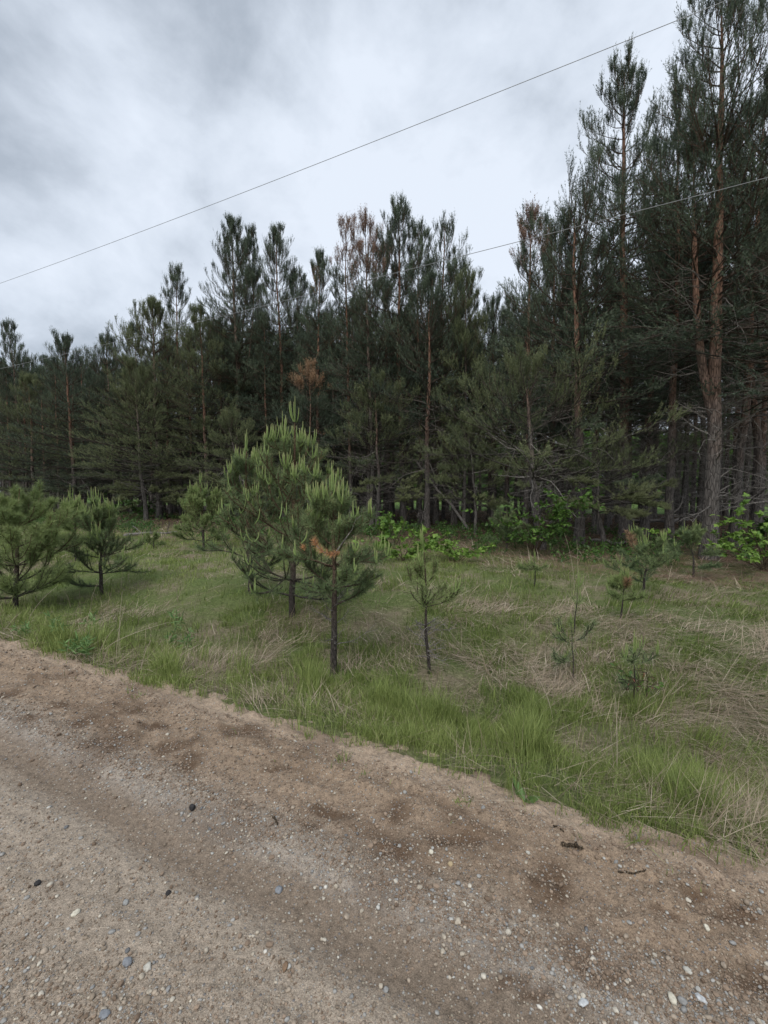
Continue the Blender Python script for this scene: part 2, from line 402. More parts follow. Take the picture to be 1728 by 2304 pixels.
        needles(A['crown'], P2.reshape(-1, 3), d.reshape(-1, 3), r.uniform(.08, .18, len(sl) * ms), r, nn + 2, .07, nw * .8, tint=np.clip(r.normal(.8, .15, len(sl) * ms), 0, 1))
    return A
def build_pine(A, root, crownmat='needle_tall', barkm='bark', brownm='needle_brown', youngm=None):
    A['trunk'].build('trunk', M[barkm], root, smooth=True)
    A['branches'].build('branches', M['limb'], root)
    A['crown'].build('crown', M[crownmat], root)
    if A['dead_branches'].V:
        A['dead_branches'].build('dead_branches', M['deadwood'], root)
    if A['brown_foliage'].V:
        o = A['brown_foliage'].build('brown_foliage', M[brownm], root)

def young_pine(name, seed, loc, H, W, cb, label, group=None, crown='needle_young', dens=1., candle=1., nl=.055, nw=.0026, nn=70,
               r0=.028, whorl=.28, dead=0, orange=0, lean=(0, 0), prof=.75, leader=True, cl=1., nb=5, rough_low=1., can_frac=.7):
    r = np.random.default_rng(seed)
    root = empty(name, loc, label, 'young pine' if H > .8 else 'pine seedling', group)
    A = {k: Acc() for k in ('trunk', 'branches', 'foliage', 'candles', 'brown_foliage', 'dead_branches')}
    Ht = H - .22 * cl * min(1, H)        # wood height under the leader candle
    n = 10; t = np.linspace(0, 1, n); wob = np.cumsum(r.normal(0, .008 * H, (n, 2)), 0) * t[:, None] ** .5
    P = np.stack([lean[0] * t + wob[:, 0], lean[1] * t + wob[:, 1], Ht * t], 1); P[0, 2] = -.12
    V, T = tubes(P[None], (r0 * ((1 - t) ** .7 * .85 + .15))[None], 8); A['trunk'].add(V, T)
    zs = []; z = cb
    while z < Ht - .13 * H:
        k = r.integers(max(3, nb - 1), nb + 2); a0 = r.random() * 6.28
        for q in range(k): zs.append((z + r.normal(0, .012), a0 + 6.28 * q / k + r.normal(0, .25)))
        z += whorl * r.uniform(.75, 1.2)
    zs = np.array(zs); B = len(zs); tt = (zs[:, 0] - cb) / (Ht - cb)
    Lb = W * .6 * np.clip(1.02 - tt, .0, 1) ** (prof + .3) * r.uniform(.7, 1.1, B) * (.6 + .4 * sst(0, .3, tt)) + .03 + .02 * W
    base = np.stack([np.interp(zs[:, 0], P[:, 2], P[:, k]) for k in range(3)], 1)
    e0 = R(10) + R(36) * tt ** .9 + r.normal(0, .2, B); de = R(8) + R(14) * tt + r.normal(0, .3, B)
    bp, _, _ = curve(base, zs[:, 1], e0, de, Lb, 6, r, .13)
    V, T = tubes(bp, (r0 * .3 * (1.1 - .6 * tt))[:, None] * np.linspace(1, .35, 6)[None], 4); A['branches'].add(V, T)
    m = 10; s = np.concatenate([r.uniform(.22, .97, (B, m - 1)), np.ones((B, 1))], 1)
    Pp, Dd = along(bp, s)
    sgn = r.choice([-1, 1], (B, m)); az = np.arctan2(Dd[..., 1], Dd[..., 0]) + sgn * r.uniform(.35, .9, (B, m)) * (s < 1)
    el = np.arcsin(np.clip(Dd[..., 2], -1, 1)) + r.uniform(-.05, .4, (B, m))
    sl = Lb[:, None] * (1.2 - s) * .55 + .035 + .03 * (1 - tt)[:, None]; keep = (r.random((B, m)) < dens) & ((Lb[:, None] > .12) | (s == 1)); keep = keep.ravel()
    f = lambda x: x.reshape(B * m, *x.shape[2:])[keep]
    sP, _, _ = curve(f(Pp), f(az), f(el), R(18) + r.normal(0, .15, keep.sum()), f(sl), 4, r, .08)
    V, T = tubes(sP, (.0028 + .002 * H) * np.ones((len(sP), 1)) * np.array([[1, .9, .8, .6]]), 4); A['branches'].add(V, T)
    nw = nw * 1.2; nl = nl * 1.25
    # needles along the shoots (segment by segment)
    tb = r.random(B); tn = f(np.repeat(tb[:, None], m, 1)); bid = f(np.repeat(np.arange(B)[:, None], m, 1))
    ob = np.argsort(np.abs(tt - .6) + .25 * r.random(B))[:orange] if orange else []
    m3 = 3 if H > .8 else 1; P3, D3 = along(sP, r.uniform(.2, .95, (len(sP), m3))); d3 = unit(D3 + r.normal(0, .6, D3.shape) + np.array([0, 0, .15])).reshape(-1, 3); P3 = P3.reshape(-1, 3)
    b3 = np.repeat(bid, m3); g3 = ~np.isin(b3, ob) if len(ob) else np.ones(len(P3), bool); l3 = r.uniform(.04, .10, len(P3)) * min(1.2, .6 + .35 * H)
    needles(A['foliage'], P3[g3], d3[g3], l3[g3], r, int(nn * .45), nl, nw, spread=(.55, 1.35), tint=np.clip(.2 + .4 * np.repeat(tn, m3)[g3] + .2 * tt[b3[g3]], 0, 1))
    V, T = tubes(np.stack([P3, P3 + d3 * l3[:, None]], 1), np.full((len(P3), 2), .0022), 3); A['branches'].add(V, T)
    for i in range(3):
        a, b = sP[:, i], sP[:, i + 1]; d = b - a; ll = np.linalg.norm(d, axis=1)
        nk = max(6, int(nn / 2.2)); isb = np.isin(bid, ob)
        for acc, g in ((A['foliage'], ~isb), (A['brown_foliage'], isb)):
            needles(acc, a[g], unit(d[g]), ll[g], r, nk, nl, nw, spread=(.6, 1.4), tint=np.clip(.25 + .4 * tn[g] + .15 * tt[bid[g]], 0, 1))
    nw = nw * 1.3
    for i in range(1, 5):   # outer part of the branch itself
        a, b = bp[:, i], bp[:, i + 1]; d = b - a
        needles(A['foliage'], a, unit(d), np.linalg.norm(d, axis=1), r, int(nn * .45), nl, nw, spread=(.75, 1.25), tint=np.clip(.2 + .4 * tb, 0, 1))
    kk = np.linspace(0, 1, 7)    # along the leader
    zt = Ht - .45 * H * (1 - kk); lp = np.stack([np.interp(zt, P[:, 2], P[:, q]) for q in range(3)], 1)
    d = np.diff(lp, axis=0); needles(A['foliage'], lp[:-1], unit(d), np.linalg.norm(d, axis=1), r, int(nn * .5), nl, nw, spread=(.6, 1.1), tint=np.full(6, .5))
    # candles
    if candle:
        tips = sP[:, -1]; tz = tt[bid]; sel = r.random(len(tips)) < .47 * can_frac * (.45 + .55 * tz) * candle
        cp_, cl_, cr_ = [], [], []
        for p_, z_ in zip(tips[sel], tz[sel]):
            k = r.integers(3, 6) if z_ > .35 else r.integers(1, 3)
            for q in range(k):
                cp_.append(p_ + r.normal(0, .006, 3)); cl_.append(r.uniform(.045, .13) * (1 + .5 * z_) * cl * (1.25 if q == 0 else 1)); cr_.append(r.normal(0, .22, 2))
        if leader:
            for q in range(5):
                cp_.append(P[-1] + np.r_[r.normal(0, .01, 2), 0]); cl_.append((.27 if q == 0 else r.uniform(.14, .22)) * cl * min(1, H)); cr_.append(r.normal(0, .12, 2) * (q > 0) * 1.5)
        cp_ = np.array(cp_); cl_ = np.array(cl_); cr_ = np.array(cr_)
        if len(cp_):
            sgr = np.linspace(0, 1, 5)
            out = cr_[:, None] * (1 - np.exp(-sgr * 3))[None, :, None] * cl_[:, None, None]
            CPs = np.stack([cp_[:, None, 0] + out[..., 0], cp_[:, None, 1] + out[..., 1], cp_[:, None, 2] + cl_[:, None] * sgr[None]], -1)
            rad = .0055 * min(1.25, .6 + .35 * H) * np.array([[.75, 1, .95, .8, .35]]) * r.uniform(.8, 1.2, (len(cp_), 1))
            V, T = tubes(CPs, rad, 6); A['candles'].add(V, T, np.tile(np.repeat([.2, .35, .45, .6, 1.], 6), len(cp_)))
            for i in range(4):
                d = CPs[:, i + 1] - CPs[:, i]
                needles(A['candles'], CPs[:, i], unit(d), np.linalg.norm(d, axis=1), r, 9, .02, .0026, spread=(.3, .65), tint=np.full(len(d), .35 + .1 * i))
    if dead:
        z = r.uniform(.12 * H, cb * 1.1, dead); az = r.random(dead) * 6.28
        base = np.stack([np.interp(z, P[:, 2], P[:, k]) for k in range(3)], 1); Ld = W * .5 * r.uniform(.35, .8, dead)
        dp, _, _ = curve(base, az, r.normal(.25, .2, dead), r.normal(.25, .4, dead), Ld, 6, r, .18)
        V, T = tubes(dp, .0042 * np.ones((dead, 1)) * np.linspace(1.3, .3, 6)[None], 4); A['dead_branches'].add(V, T)
        m = 5; s = r.uniform(.2, 1, (dead, m)); Pp, Dd = along(dp, s)
        az = np.arctan2(Dd[..., 1], Dd[..., 0]) + r.normal(0, .8, (dead, m)); sl = (r.uniform(.15, .45, (dead, m)) * Ld[:, None]).ravel()
        tp, _, _ = curve(Pp.reshape(-1, 3), az.ravel(), r.normal(.3, .4, dead * m), r.normal(0, .4, dead * m), sl, 4, r, .2)
        V, T = tubes(tp, .0018 * np.ones((len(sl), 4)), 3); A['dead_branches'].add(V, T)
    A['trunk'].build('trunk', M['bark_young'], root, smooth=True); A['branches'].build('branches', M['bark_young'], root)
    A['foliage'].build('foliage', M[crown], root)
    if A['candles'].V: A['candles'].build('candles', M['candle'], root)
    if A['brown_foliage'].V: A['brown_foliage'].build('brown_foliage', M['needle_brown'], root)
    if A['dead_branches'].V: A['dead_branches'].build('dead_branches', M['deadwood'], root)
    return root

# ------------------------------------------------------------ ground and road
def grid(name, us, vs, hf, mats, attr=None):
    U, Vv = np.meshgrid(us, vs); 
    X, Y = xy(U, Vv); Z = hf(X, Y)
    V = np.stack([X, Y, Z], -1).reshape(-1, 3); nx, ny = len(us), len(vs)
    i = (np.arange(ny - 1)[:, None] * nx + np.arange(nx - 1)[None]).ravel()
    Tq = np.stack([i, i + 1, i + nx + 1, i + nx], 1)
    at = {'u': U.ravel(), 'v': Vv.ravel()}
    if attr: at.update({k: f(U, Vv).ravel() for k, f in attr.items()})
    return mesh_tri(name, V, Tq, mats, attrs=at, smooth=True)
def geo(a, b, s0, g):
    out = [a]; s = s0
    while out[-1] < b: out.append(out[-1] + s); s *= g
    return np.array(out)
# damp patches of the photograph, as spots on the road (pixel centre, half width, half height)
for px, py, rx, ry in [(1030, 1890, 75, 30), (1235, 1960, 45, 42), (1230, 2000, 40, 25), (895, 1815, 22, 14), (878, 1835, 18, 10), (705, 1860, 20, 12),
                       (420, 1708, 28, 18), (245, 1670, 55, 22), (400, 1670, 45, 14), (125, 1590, 25, 10), (345, 1640, 40, 10), (130, 1580, 14, 8),
                       (545, 1640, 60, 10), (1290, 2120, 55, 40), (1340, 2170, 60, 28), (1660, 2060, 60, 22), (1690, 2190, 60, 40), (1495, 2050, 35, 22),
                       (750, 1830, 60, 14), (880, 1910, 50, 22), (180, 1620, 40, 9), (300, 1600, 30, 8), (20, 1560, 30, 7), (1580, 2010, 40, 14),
                       (620, 1735, 30, 10), (1440, 1890, 50, 10), (60, 1620, 30, 8), (1180, 2230, 60, 20)]:
    x, y = hit(px, py, 6); u, v = uv(x, y)
    x2, y2 = hit(px + rx, py, 6); x3, y3 = hit(px, py - ry, 6)
    PATCH.append((x, y, abs(x2 - x), abs(y3 - y)))
def damp(U, Vv):
    X, Y = xy(U, Vv); d = np.zeros_like(U)
    wx = X + .14 * (fbm(U * 8, Vv * 8, 4, 140) - .5); wy = Y + .14 * (fbm(U * 8, Vv * 8, 4, 150) - .5)
    for (x, y, a, b) in PATCH:
        q = ((wx - x) / (a * 1.1)) ** 2 + ((wy - y) / (b * 1.1)) ** 2
        d = np.maximum(d, 1 - sst(.1, 1.6, q))
    f = sst(.55, .78, fbm(U * 2.6, Vv * 6.0, 3, 160)) * sst(-1.1, -.8, Vv) * .6
    return np.clip(np.maximum(d, f) * (.75 + .5 * fbm(U * 25, Vv * 25, 2, 170)), 0, 1)
def road_hf(X, Y):
    U, Vv = uv(X, Y); return road_h(X, Y) - .008 * damp(U, Vv) - .12 * sst(.1, .4, Vv + wavy(U) * .8)
m, nt, b = mat('gravel_road_surface')
au = N(nt, 'ShaderNodeAttribute', attribute_name='u').outputs['Fac']; av = N(nt, 'ShaderNodeAttribute', attribute_name='v').outputs['Fac']; ad = N(nt, 'ShaderNodeAttribute', attribute_name='damp').outputs['Fac']
tco = N(nt, 'ShaderNodeTexCoord').outputs['Object']
nA = N(nt, 'ShaderNodeTexNoise', i_Scale=1.4, i_Detail=5.0); L(nt, tco, nA.inputs['Vector'])
nB = N(nt, 'ShaderNodeTexNoise', i_Scale=38., i_Detail=6.0, i_Roughness=.65); L(nt, tco, nB.inputs['Vector'])
nC = N(nt, 'ShaderNodeTexNoise', i_Scale=210., i_Detail=3.0, i_Roughness=.6); L(nt, tco, nC.inputs['Vector'])
vw = mathn(nt, 'ADD', av, mathn(nt, 'MULTIPLY', mathn(nt, 'SUBTRACT', nA.outputs[0], .5), .16))
band = ramp(nt, mathn(nt, 'DIVIDE', mathn(nt, 'ADD', vw, 3.0), 3.2), [(0, (.31, .255, .20)), (.44, (.30, .245, .19)), (.585, (.325, .268, .21)), (.612, (.20, .155, .115)), (.65, (.205, .16, .12)), (.675, (.30, .255, .21)), (.72, (.285, .235, .185)), (.76, (.255, .19, .135)), (.87, (.265, .195, .135)), (.93, (.34, .26, .19)), (1, (.36, .275, .20))])
cuv = N(nt, 'ShaderNodeCombineXYZ'); L(nt, mathn(nt, 'MULTIPLY', au, .5), cuv.inputs[0]); L(nt, mathn(nt, 'MULTIPLY', av, 7.0), cuv.inputs[1])
nS = N(nt, 'ShaderNodeTexNoise', i_Scale=1.6, i_Detail=4.0, i_Roughness=.6); L(nt, cuv.outputs[0], nS.inputs['Vector'])
streak = ramp(nt, nS.outputs[0], [(.3, .80), (.5, 1.0), (.7, 1.14)])
grain = mathn(nt, 'MULTIPLY', ramp(nt, nB.outputs[0], [(.3, .62), (.5, 1.0), (.72, 1.28)]).outputs[0], ramp(nt, nC.outputs[0], [(.3, .62), (.5, 1.0), (.7, 1.4)]).outputs[0])
dm = mix(nt, mathn(nt, 'MULTIPLY', mathn(nt, 'MULTIPLY', ad, ramp(nt, nB.outputs[0], [(.35, .55), (.55, 1.0)]).outputs[0]), .95), band.outputs[0], (.095, .060, .037))
# pale and grey grit set in the surface
vo = N(nt, 'ShaderNodeTexVoronoi', i_Scale=75., i_Randomness=1.0); L(nt, tco, vo.inputs['Vector'])
gr = ramp(nt, vo.outputs['Distance'], [(.0, 1.0), (.26, 1.0), (.36, 0.0)])
sc = N(nt, 'ShaderNodeSeparateColor'); L(nt, vo.outputs['Color'], sc.inputs[0])
gm = mathn(nt, 'MULTIPLY', gr.outputs[0], mathn(nt, 'GREATER_THAN', sc.outputs[0], .66))
gcol = ramp(nt, sc.outputs[1], [(0, (.14, .14, .15)), (.4, (.30, .29, .28)), (.7, (.42, .36, .27)), (1, (.5, .47, .42))])
mm = N(nt, 'ShaderNodeVectorMath', operation='SCALE'); L(nt, dm, mm.inputs[0]); L(nt, mathn(nt, 'MULTIPLY', grain, streak.outputs[0]), mm.inputs['Scale'])
L(nt, mix(nt, mathn(nt, 'MULTIPLY', gm, .8), mm.outputs[0], gcol.outputs[0]), b.inputs['Base Color'])
b.inputs['Roughness'].default_value = .92; b.inputs['Specular IOR Level'].default_value = .2
hh = mathn(nt, 'ADD', mathn(nt, 'ADD', mathn(nt, 'MULTIPLY', nB.outputs[0], 1.2), mathn(nt, 'MULTIPLY', nC.outputs[0], .45)), mathn(nt, 'MULTIPLY', gm, .25))
bp = N(nt, 'ShaderNodeBump', i_Strength=1.0, i_Distance=.011); L(nt, hh, bp.inputs['Height']); L(nt, bp.outputs[0], b.inputs['Normal'])
M['road'] = m
us = np.concatenate([-geo(5.5, 160, .03, 1.06)[::-1], np.arange(-5.475, 4.5, .024), geo(4.5, 160, .03, 1.06)])
vs = np.concatenate([-geo(2.3, 7, .04, 1.1)[::-1], np.arange(-2.28, .42, .022)])
road = grid('road', us, vs, road_hf, m, {'damp': damp}); tag(road, kind='structure')

m, nt, b = mat('meadow_soil')
av = N(nt, 'ShaderNodeAttribute', attribute_name='v').outputs['Fac']
tco = N(nt, 'ShaderNodeTexCoord').outputs['Object']
nA = N(nt, 'ShaderNodeTexNoise', i_Scale=.7, i_Detail=6.0, i_Roughness=.6); L(nt, tco, nA.inputs['Vector'])
nB = N(nt, 'ShaderNodeTexNoise', i_Scale=24., i_Detail=7.0, i_Roughness=.7, i_Distortion=1.5); L(nt, tco, nB.inputs['Vector'])
meadow = ramp(nt, nA.outputs[0], [(.35, (.115, .16, .05)), (.50, (.15, .175, .07)), (.60, (.24, .21, .135)), (.72, (.22, .175, .115))])
litter = ramp(nt, nA.outputs[0], [(.35, (.045, .04, .025)), (.6, (.085, .06, .04))])
field = ramp(nt, nA.outputs[0], [(.3, (.085, .14, .035)), (.7, (.12, .19, .055))])
wv = mathn(nt, 'ADD', av, mathn(nt, 'MULTIPLY', mathn(nt, 'SUBTRACT', nA.outputs[0], .5), 5))
f1 = ramp(nt, mathn(nt, 'DIVIDE', wv, 100), [(.075, 0.0), (.12, 1.0)]); f2 = ramp(nt, mathn(nt, 'DIVIDE', wv, 100), [(.335, 0.0), (.35, 1.0)])
c = mix(nt, f2.outputs[0], mix(nt, f1.outputs[0], meadow.outputs[0], litter.outputs[0]), field.outputs[0])
k = ramp(nt, nB.outputs[0], [(.3, .5), (.5, 1.0), (.72, 1.6)])
mm = N(nt, 'ShaderNodeVectorMath', operation='SCALE'); L(nt, c, mm.inputs[0]); L(nt, k.outputs[0], mm.inputs['Scale'])
L(nt, mm.outputs[0], b.inputs['Base Color']); b.inputs['Roughness'].default_value = .95; b.inputs['Specular IOR Level'].default_value = .1
bp = N(nt, 'ShaderNodeBump', i_Strength=1.0, i_Distance=.05); L(nt, nB.outputs[0], bp.inputs['Height']); L(nt, bp.outputs[0], b.inputs['Normal'])
us = np.concatenate([-geo(14, 900, .15, 1.14)[::-1], np.arange(-13.9, 9, .1), geo(9, 900, .15, 1.14)])
vs = np.concatenate([-geo(.3, 900, .15, 1.3)[::-1], np.arange(-.2, 8, .08), geo(8, 900, .1, 1.09)])
gr_o = grid('ground', us, vs, ground, m); tag(gr_o, kind='structure')

# ------------------------------------------------------------ gravel
def ico(sub):
    import bmesh
    bm = bmesh.new(); bmesh.ops.create_icosphere(bm, subdivisions=sub, radius=1)
    V = np.array([v.co[:] for v in bm.verts]); T = np.array([[v.index for v in f.verts] for f in bm.faces]); bm.free(); return V, T
def pebble_mesh(r, X, Y, sz, sub=1, flat=(.35, .7), sink=.35):
    V0, T0 = ico(sub); n = len(X)
    sc_ = np.stack([np.ones(n), r.uniform(.6, 1, n), r.uniform(*flat, n)], 1) * sz[:, None]
    bump = 1 + r.normal(0, .09, (n, len(V0)))
    # squash with random planes so that outlines are uneven
    V = V0[None] * bump[..., None]
    for _ in range(2):
        d = rdir(r, n); q = np.einsum('nvk,nk->nv', V, d); V = V - d[:, None] * (np.maximum(q - .72, 0) * .8)[..., None]
    V = V * sc_[:, None]
    a = r.random(n) * 6.28; tl = r.normal(0, .2, n); ca, sa = np.cos(a), np.sin(a)
    V = np.stack([V[..., 0], V[..., 1] * np.cos(tl)[:, None] - V[..., 2] * np.sin(tl)[:, None], V[..., 1] * np.sin(tl)[:, None] + V[..., 2] * np.cos(tl)[:, None]], -1)
    V = np.stack([V[..., 0] * ca[:, None] - V[..., 1] * sa[:, None], V[..., 0] * sa[:, None] + V[..., 1] * ca[:, None], V[..., 2]], -1)
    V[..., 0] += X[:, None]; V[..., 1] += Y[:, None]; V[..., 2] += (road_hf(X, Y) + sc_[:, 2] * (1 - 2 * sink * r.uniform(.3, 1.25, n)))[:, None]
    return V.reshape(-1, 3), (np.arange(n)[:, None, None] * len(V0) + T0[None]).reshape(-1, 3), len(V0), len(T0)
def stone_mat(name, stops):
    m, nt, b = mat(name)
    a = N(nt, 'ShaderNodeAttribute', attribute_name='tint'); r_ = ramp(nt, a.outputs['Fac'], stops, 'CONSTANT')
    n = N(nt, 'ShaderNodeTexNoise', i_Scale=90., i_Detail=5.0); t = N(nt, 'ShaderNodeTexCoord'); L(nt, t.outputs['Object'], n.inputs['Vector'])
    k = ramp(nt, n.outputs[0], [(.3, .7), (.7, 1.25)]); mm = N(nt, 'ShaderNodeVectorMath', operation='SCALE'); L(nt, r_.outputs[0], mm.inputs[0]); L(nt, k.outputs[0], mm.inputs['Scale'])
    L(nt, mm.outputs[0], b.inputs['Base Color']); b.inputs['Roughness'].default_value = .75; b.inputs['Specular IOR Level'].default_value = .3
    return m
M['stone'] = stone_mat('pebbles', [(0, (.30, .245, .188)), (.22, (.22, .175, .13)), (.42, (.28, .27, .25)), (.55, (.38, .33, .26)), (.68, (.23, .225, .215)), (.78, (.44, .40, .33)), (.86, (.38, .37, .34)), (.92, (.13, .13, .13)), (.95, (.55, .52, .46))])
r = np.random.default_rng(11)
def road_pts(n, r, ymax=9.):
    Y = np.exp(r.uniform(np.log(1.0), np.log(ymax), n * 4)); X = Y * r.uniform(-1.15, 1.15, n * 4)
    u, v = uv(X, Y)
    p = np.where(v > -.05, 0, .42 + .25 * np.exp(-((v + .12) / .12) ** 2))
    p = p + 1.0 * np.exp(-((v + .76) / .15) ** 2)
    p = p * (1 - .7 * np.exp(-((v + 1.0) / .11) ** 2)) + .35 * sst(1.35, 1.6, -v)
    p = p * (.4 + 1.2 * fbm(u * 2.2, v * 4.5, 3, 200))
    ok = (r.random(len(X)) < p * .9) & (v < -.04 - wavy(u))
    return X[ok][:n], Y[ok][:n]
acc = Acc()
X, Y = road_pts(26000, r); sz = .0026 * r.lognormal(.12, .5, len(X)) * (.7 + .12 * Y)
u_, v_ = uv(X, Y); ctint = r.random(len(X)) * np.where(r.random(len(X)) < .86, .6, 1); bandm = np.exp(-((v_ + .76) / .17) ** 2)
ctint = np.where(r.random(len(X)) < bandm * .5, r.choice([.45, .7, .88], len(X)), ctint)
V, T, a_, b_ = pebble_mesh(r, X, Y, np.clip(sz, .002, .016), 1); acc.add(V, T, np.repeat(ctint, a_))
X, Y = road_pts(2000, r, 6.5); sz = .0064 * r.lognormal(0, .3, len(X)); ct = r.uniform(0, .95, len(X))
V, T, a_, b_ = pebble_mesh(r, X, Y, np.clip(sz, .005, .017), 2); acc.add(V, T, np.repeat(ct, a_))
g = acc.build('gravel', M['stone'], smooth=True); tag(g, 'loose rounded gravel of grey, tan and white pebbles scattered over the dirt road', 'gravel', kind='stuff')
# soil crumbs on the shoulder
m, nt, b = mat('soil_crumb'); a = N(nt, 'ShaderNodeAttribute', attribute_name='tint'); rr_ = ramp(nt, a.outputs['Fac'], [(0, (.13, .09, .06)), (1, (.27, .20, .145))]); L(nt, rr_.outputs[0], b.inputs['Base Color']); b.inputs['Roughness'].default_value = .95
X, Y = road_pts(60000, r, 7); u_, v_ = uv(X, Y); k = (v_ > -.8) | (r.random(len(X)) < .35); X, Y = X[k], Y[k]
V, T, a_, b_ = pebble_mesh(r, X, Y, .0028 * r.lognormal(0, .5, len(X)) * (.7 + .15 * Y), 1, (.5, .9))
g = mesh_tri('soil_crumbs', V, T, m, attrs={'tint': np.repeat(r.random(len(X)), a_)}); tag(g, 'small crumbs of tan soil lying along the road shoulder', 'soil crumbs', kind='stuff')
# stones that stand out
STN = [(415 / .96, 1748 / .96, .019, 'dark', 'lumpy black stone on the pale gravel strip, largest dark one', .9), (378, 2011, .014, 'dark', 'small angular black stone on the packed road left of centre', .7),
       (283, 2033, .013, 'grey', 'grey rounded stone on the packed road right of the cream stone', .8), (170, 2056, .018, 'cream', 'flat oval cream stone on the packed road, lower left', .5),
       (287, 2168, .020, 'slate', 'blue grey slate stone near the bottom left road corner', .6), (332, 2178, .017, 'cream2', 'pale grey oval stone beside the blue grey slate stone', .5),
       (642, 2178, .017, 'tan', 'brown half buried stone on the packed road near the bottom centre', .8), (235, 2285, .018, 'slate', 'long blue grey stone at the bottom edge of the road', .5),
       (1312, 2258, .020, 'pale', 'flat pale grey stone at the bottom edge right of centre', .35), (1512, 2250, .020, 'cream', 'cream oval stone with two neighbours at the bottom right', .5),
       (1577, 2252, .020, 'pale', 'large white oval stone nearest the bottom right corner', .5), (1590, 2088, .017, 'cream', 'white oval stone lying on brown soil at right', .5),
       (1547, 2186, .015, 'cream2', 'small cream stone above the cream oval stone at bottom right', .5), (970, 1918, .013, 'cream', 'white pebble at the left rim of the dark damp patch', .6),
       (1013, 1945, .014, 'tan2', 'tan pebble below the dark damp patch', .7), (1188, 1920, .012, 'cream2', 'white pebble at the top of the round damp patch', .6),
       (627, 2005, .017, 'slate', 'blue grey stone on the packed road left of the gravel strip', .6), (85, 1990, .014, 'dark', 'dark brown stone at the left edge of the packed road', .7)]
SC = {'dark': (.03, .028, .028), 'grey': (.28, .28, .27), 'cream': (.56, .52, .42), 'slate': (.2, .21, .225), 'cream2': (.42, .40, .35), 'tan': (.20, .13, .08), 'tan2': (.42, .33, .2), 'pale': (.46, .47, .47)}
SM = {k: stone_mat('stone_' + k, [(0, c), (1, c)]) for k, c in SC.items()}
for i, (px, py, s, c, lab, fl) in enumerate(STN):
    x, y = hit(px, py); V, T, a_, b_ = pebble_mesh(np.random.default_rng(300 + i), np.array([x]), np.array([y]), np.array([s * .85]), 3, (fl, fl + .05), .3)
    z = float(road_hf(x, y)); o = mesh_tri('stone', V - [x, y, z], T, SM[c], attrs={'tint': np.full(len(V), .2)}, smooth=True); o.location = (x, y, z); tag(o, lab, 'stone', 'stones on the dirt road')

# ------------------------------------------------------------ grass
def grass_blades(r, X, Y, Z, h, wd, lean, az, curl):
    n = len(X); d = np.stack([np.cos(az), np.sin(az), 0 * az], 1); side = np.stack([-np.sin(az), np.cos(az), 0 * az], 1)
    fa = r.random(n) * 6.28; side = np.stack([np.cos(fa), np.sin(fa), 0 * fa], 1)
    P = np.stack([X, Y, Z], 1); up = np.array([0, 0, 1.])
    p1 = P + (up * np.cos(lean)[:, None] + d * np.sin(lean)[:, None]) * (h * .5)[:, None]
    l2 = lean + curl
    p2 = p1 + (up * np.cos(l2)[:, None] + d * np.sin(l2)[:, None]) * (h * .5)[:, None]
    s = side * (wd * .5)[:, None]
    V = np.stack([P - s, P + s, p1 - s * .8, p1 + s * .8, p2], 1).reshape(-1, 3)
    T = (np.arange(n)[:, None, None] * 5 + np.array([[0, 1, 3], [0, 3, 2], [2, 3, 4]])[None]).reshape(-1, 3)
    return V, T
def meadow_pts(n, r, ymin=1.6, ymax=34.):
    Y = np.exp(r.uniform(np.log(ymin), np.log(ymax), n)); X = Y * r.uniform(-1.15, 1.15, n); return X, Y
r = np.random.default_rng(21)
X, Y = meadow_pts(1150000, r); u, v = uv(X, Y); edge = -wavy(u) + .02
green = fbm(u * .8, v * .8, 4, 210); tuftn = fbm(u * 5, v * 5, 2, 220); fine = vnoise(u * 11, v * 11, 230)
near = np.exp(-((v - .45 - .25 * sst(0, 2, u)) / (.75 + .3 * sst(0, 2, u))) ** 2)
green = green + .10 * sst(1, -3, u) + .035
p = (.10 + .9 * sst(.42, .58, green)) * .7 + near * .82
p = p * (.45 + .75 * sst(.40, .58, fbm(u * 1.5, v * 1.5, 3, 260))) * (.22 + .95 * sst(.40, .60, tuftn)) * (.5 + .7 * fine)
p = p * (1 - .97 * sst(7.5, 12., v + 2.5 * (green - .5) + .22 * np.clip(X + 2, -8, 8)))
p = p * sst(-.06, .12, v - edge) + .006 * ((v > -.35) & (v < 0) & (tuftn > .6))
k = r.random(len(X)) < p * .62
X, Y, u, v, green, tuftn, near = [a[k] for a in (X, Y, u, v, green, tuftn, near)]
n = len(X); tall = sst(.52, .68, fbm(u * 2.6, v * 2.6, 2, 240))
h = (.05 + .06 * r.random(n)) + near * (.05 + .24 * tall * r.random(n) ** 1.5 * (1 - .3 * sst(-1, 1, u))) + .10 * tall * r.random(n) * (v < 7)
h = h * np.where(u > 2.2, .85, 1) * np.clip(.55 + v * 1.4, .35, 1)
wd = .0036 * np.clip(Y / 3.3, .8, 4.5) * r.lognormal(0, .35, n)
lean = np.abs(r.normal(.12, .30, n)); az = np.where(u > 1.8, r.normal(-.9, .9, n), r.random(n) * 6.28)
V, T = grass_blades(r, X, Y, gz(X, Y) - .005, h, wd, lean + .25 * (u > 2), az, np.abs(r.normal(.25, .25, n)))
ti = np.clip(.30 + .18 * sst(-.5, -3, u) * sst(1.5, 3, v) + .35 * near + .5 * (green - .45) + .25 * (tuftn - .5) + r.normal(0, .22, n), 0, 1)
g = mesh_tri('grass', V, T, M['grass'], attrs={'tint': np.repeat(ti, 5)}); tag(g, 'green grass growing along the road edge and in patches over the meadow', 'grass', kind='stuff')
print('grass', n)
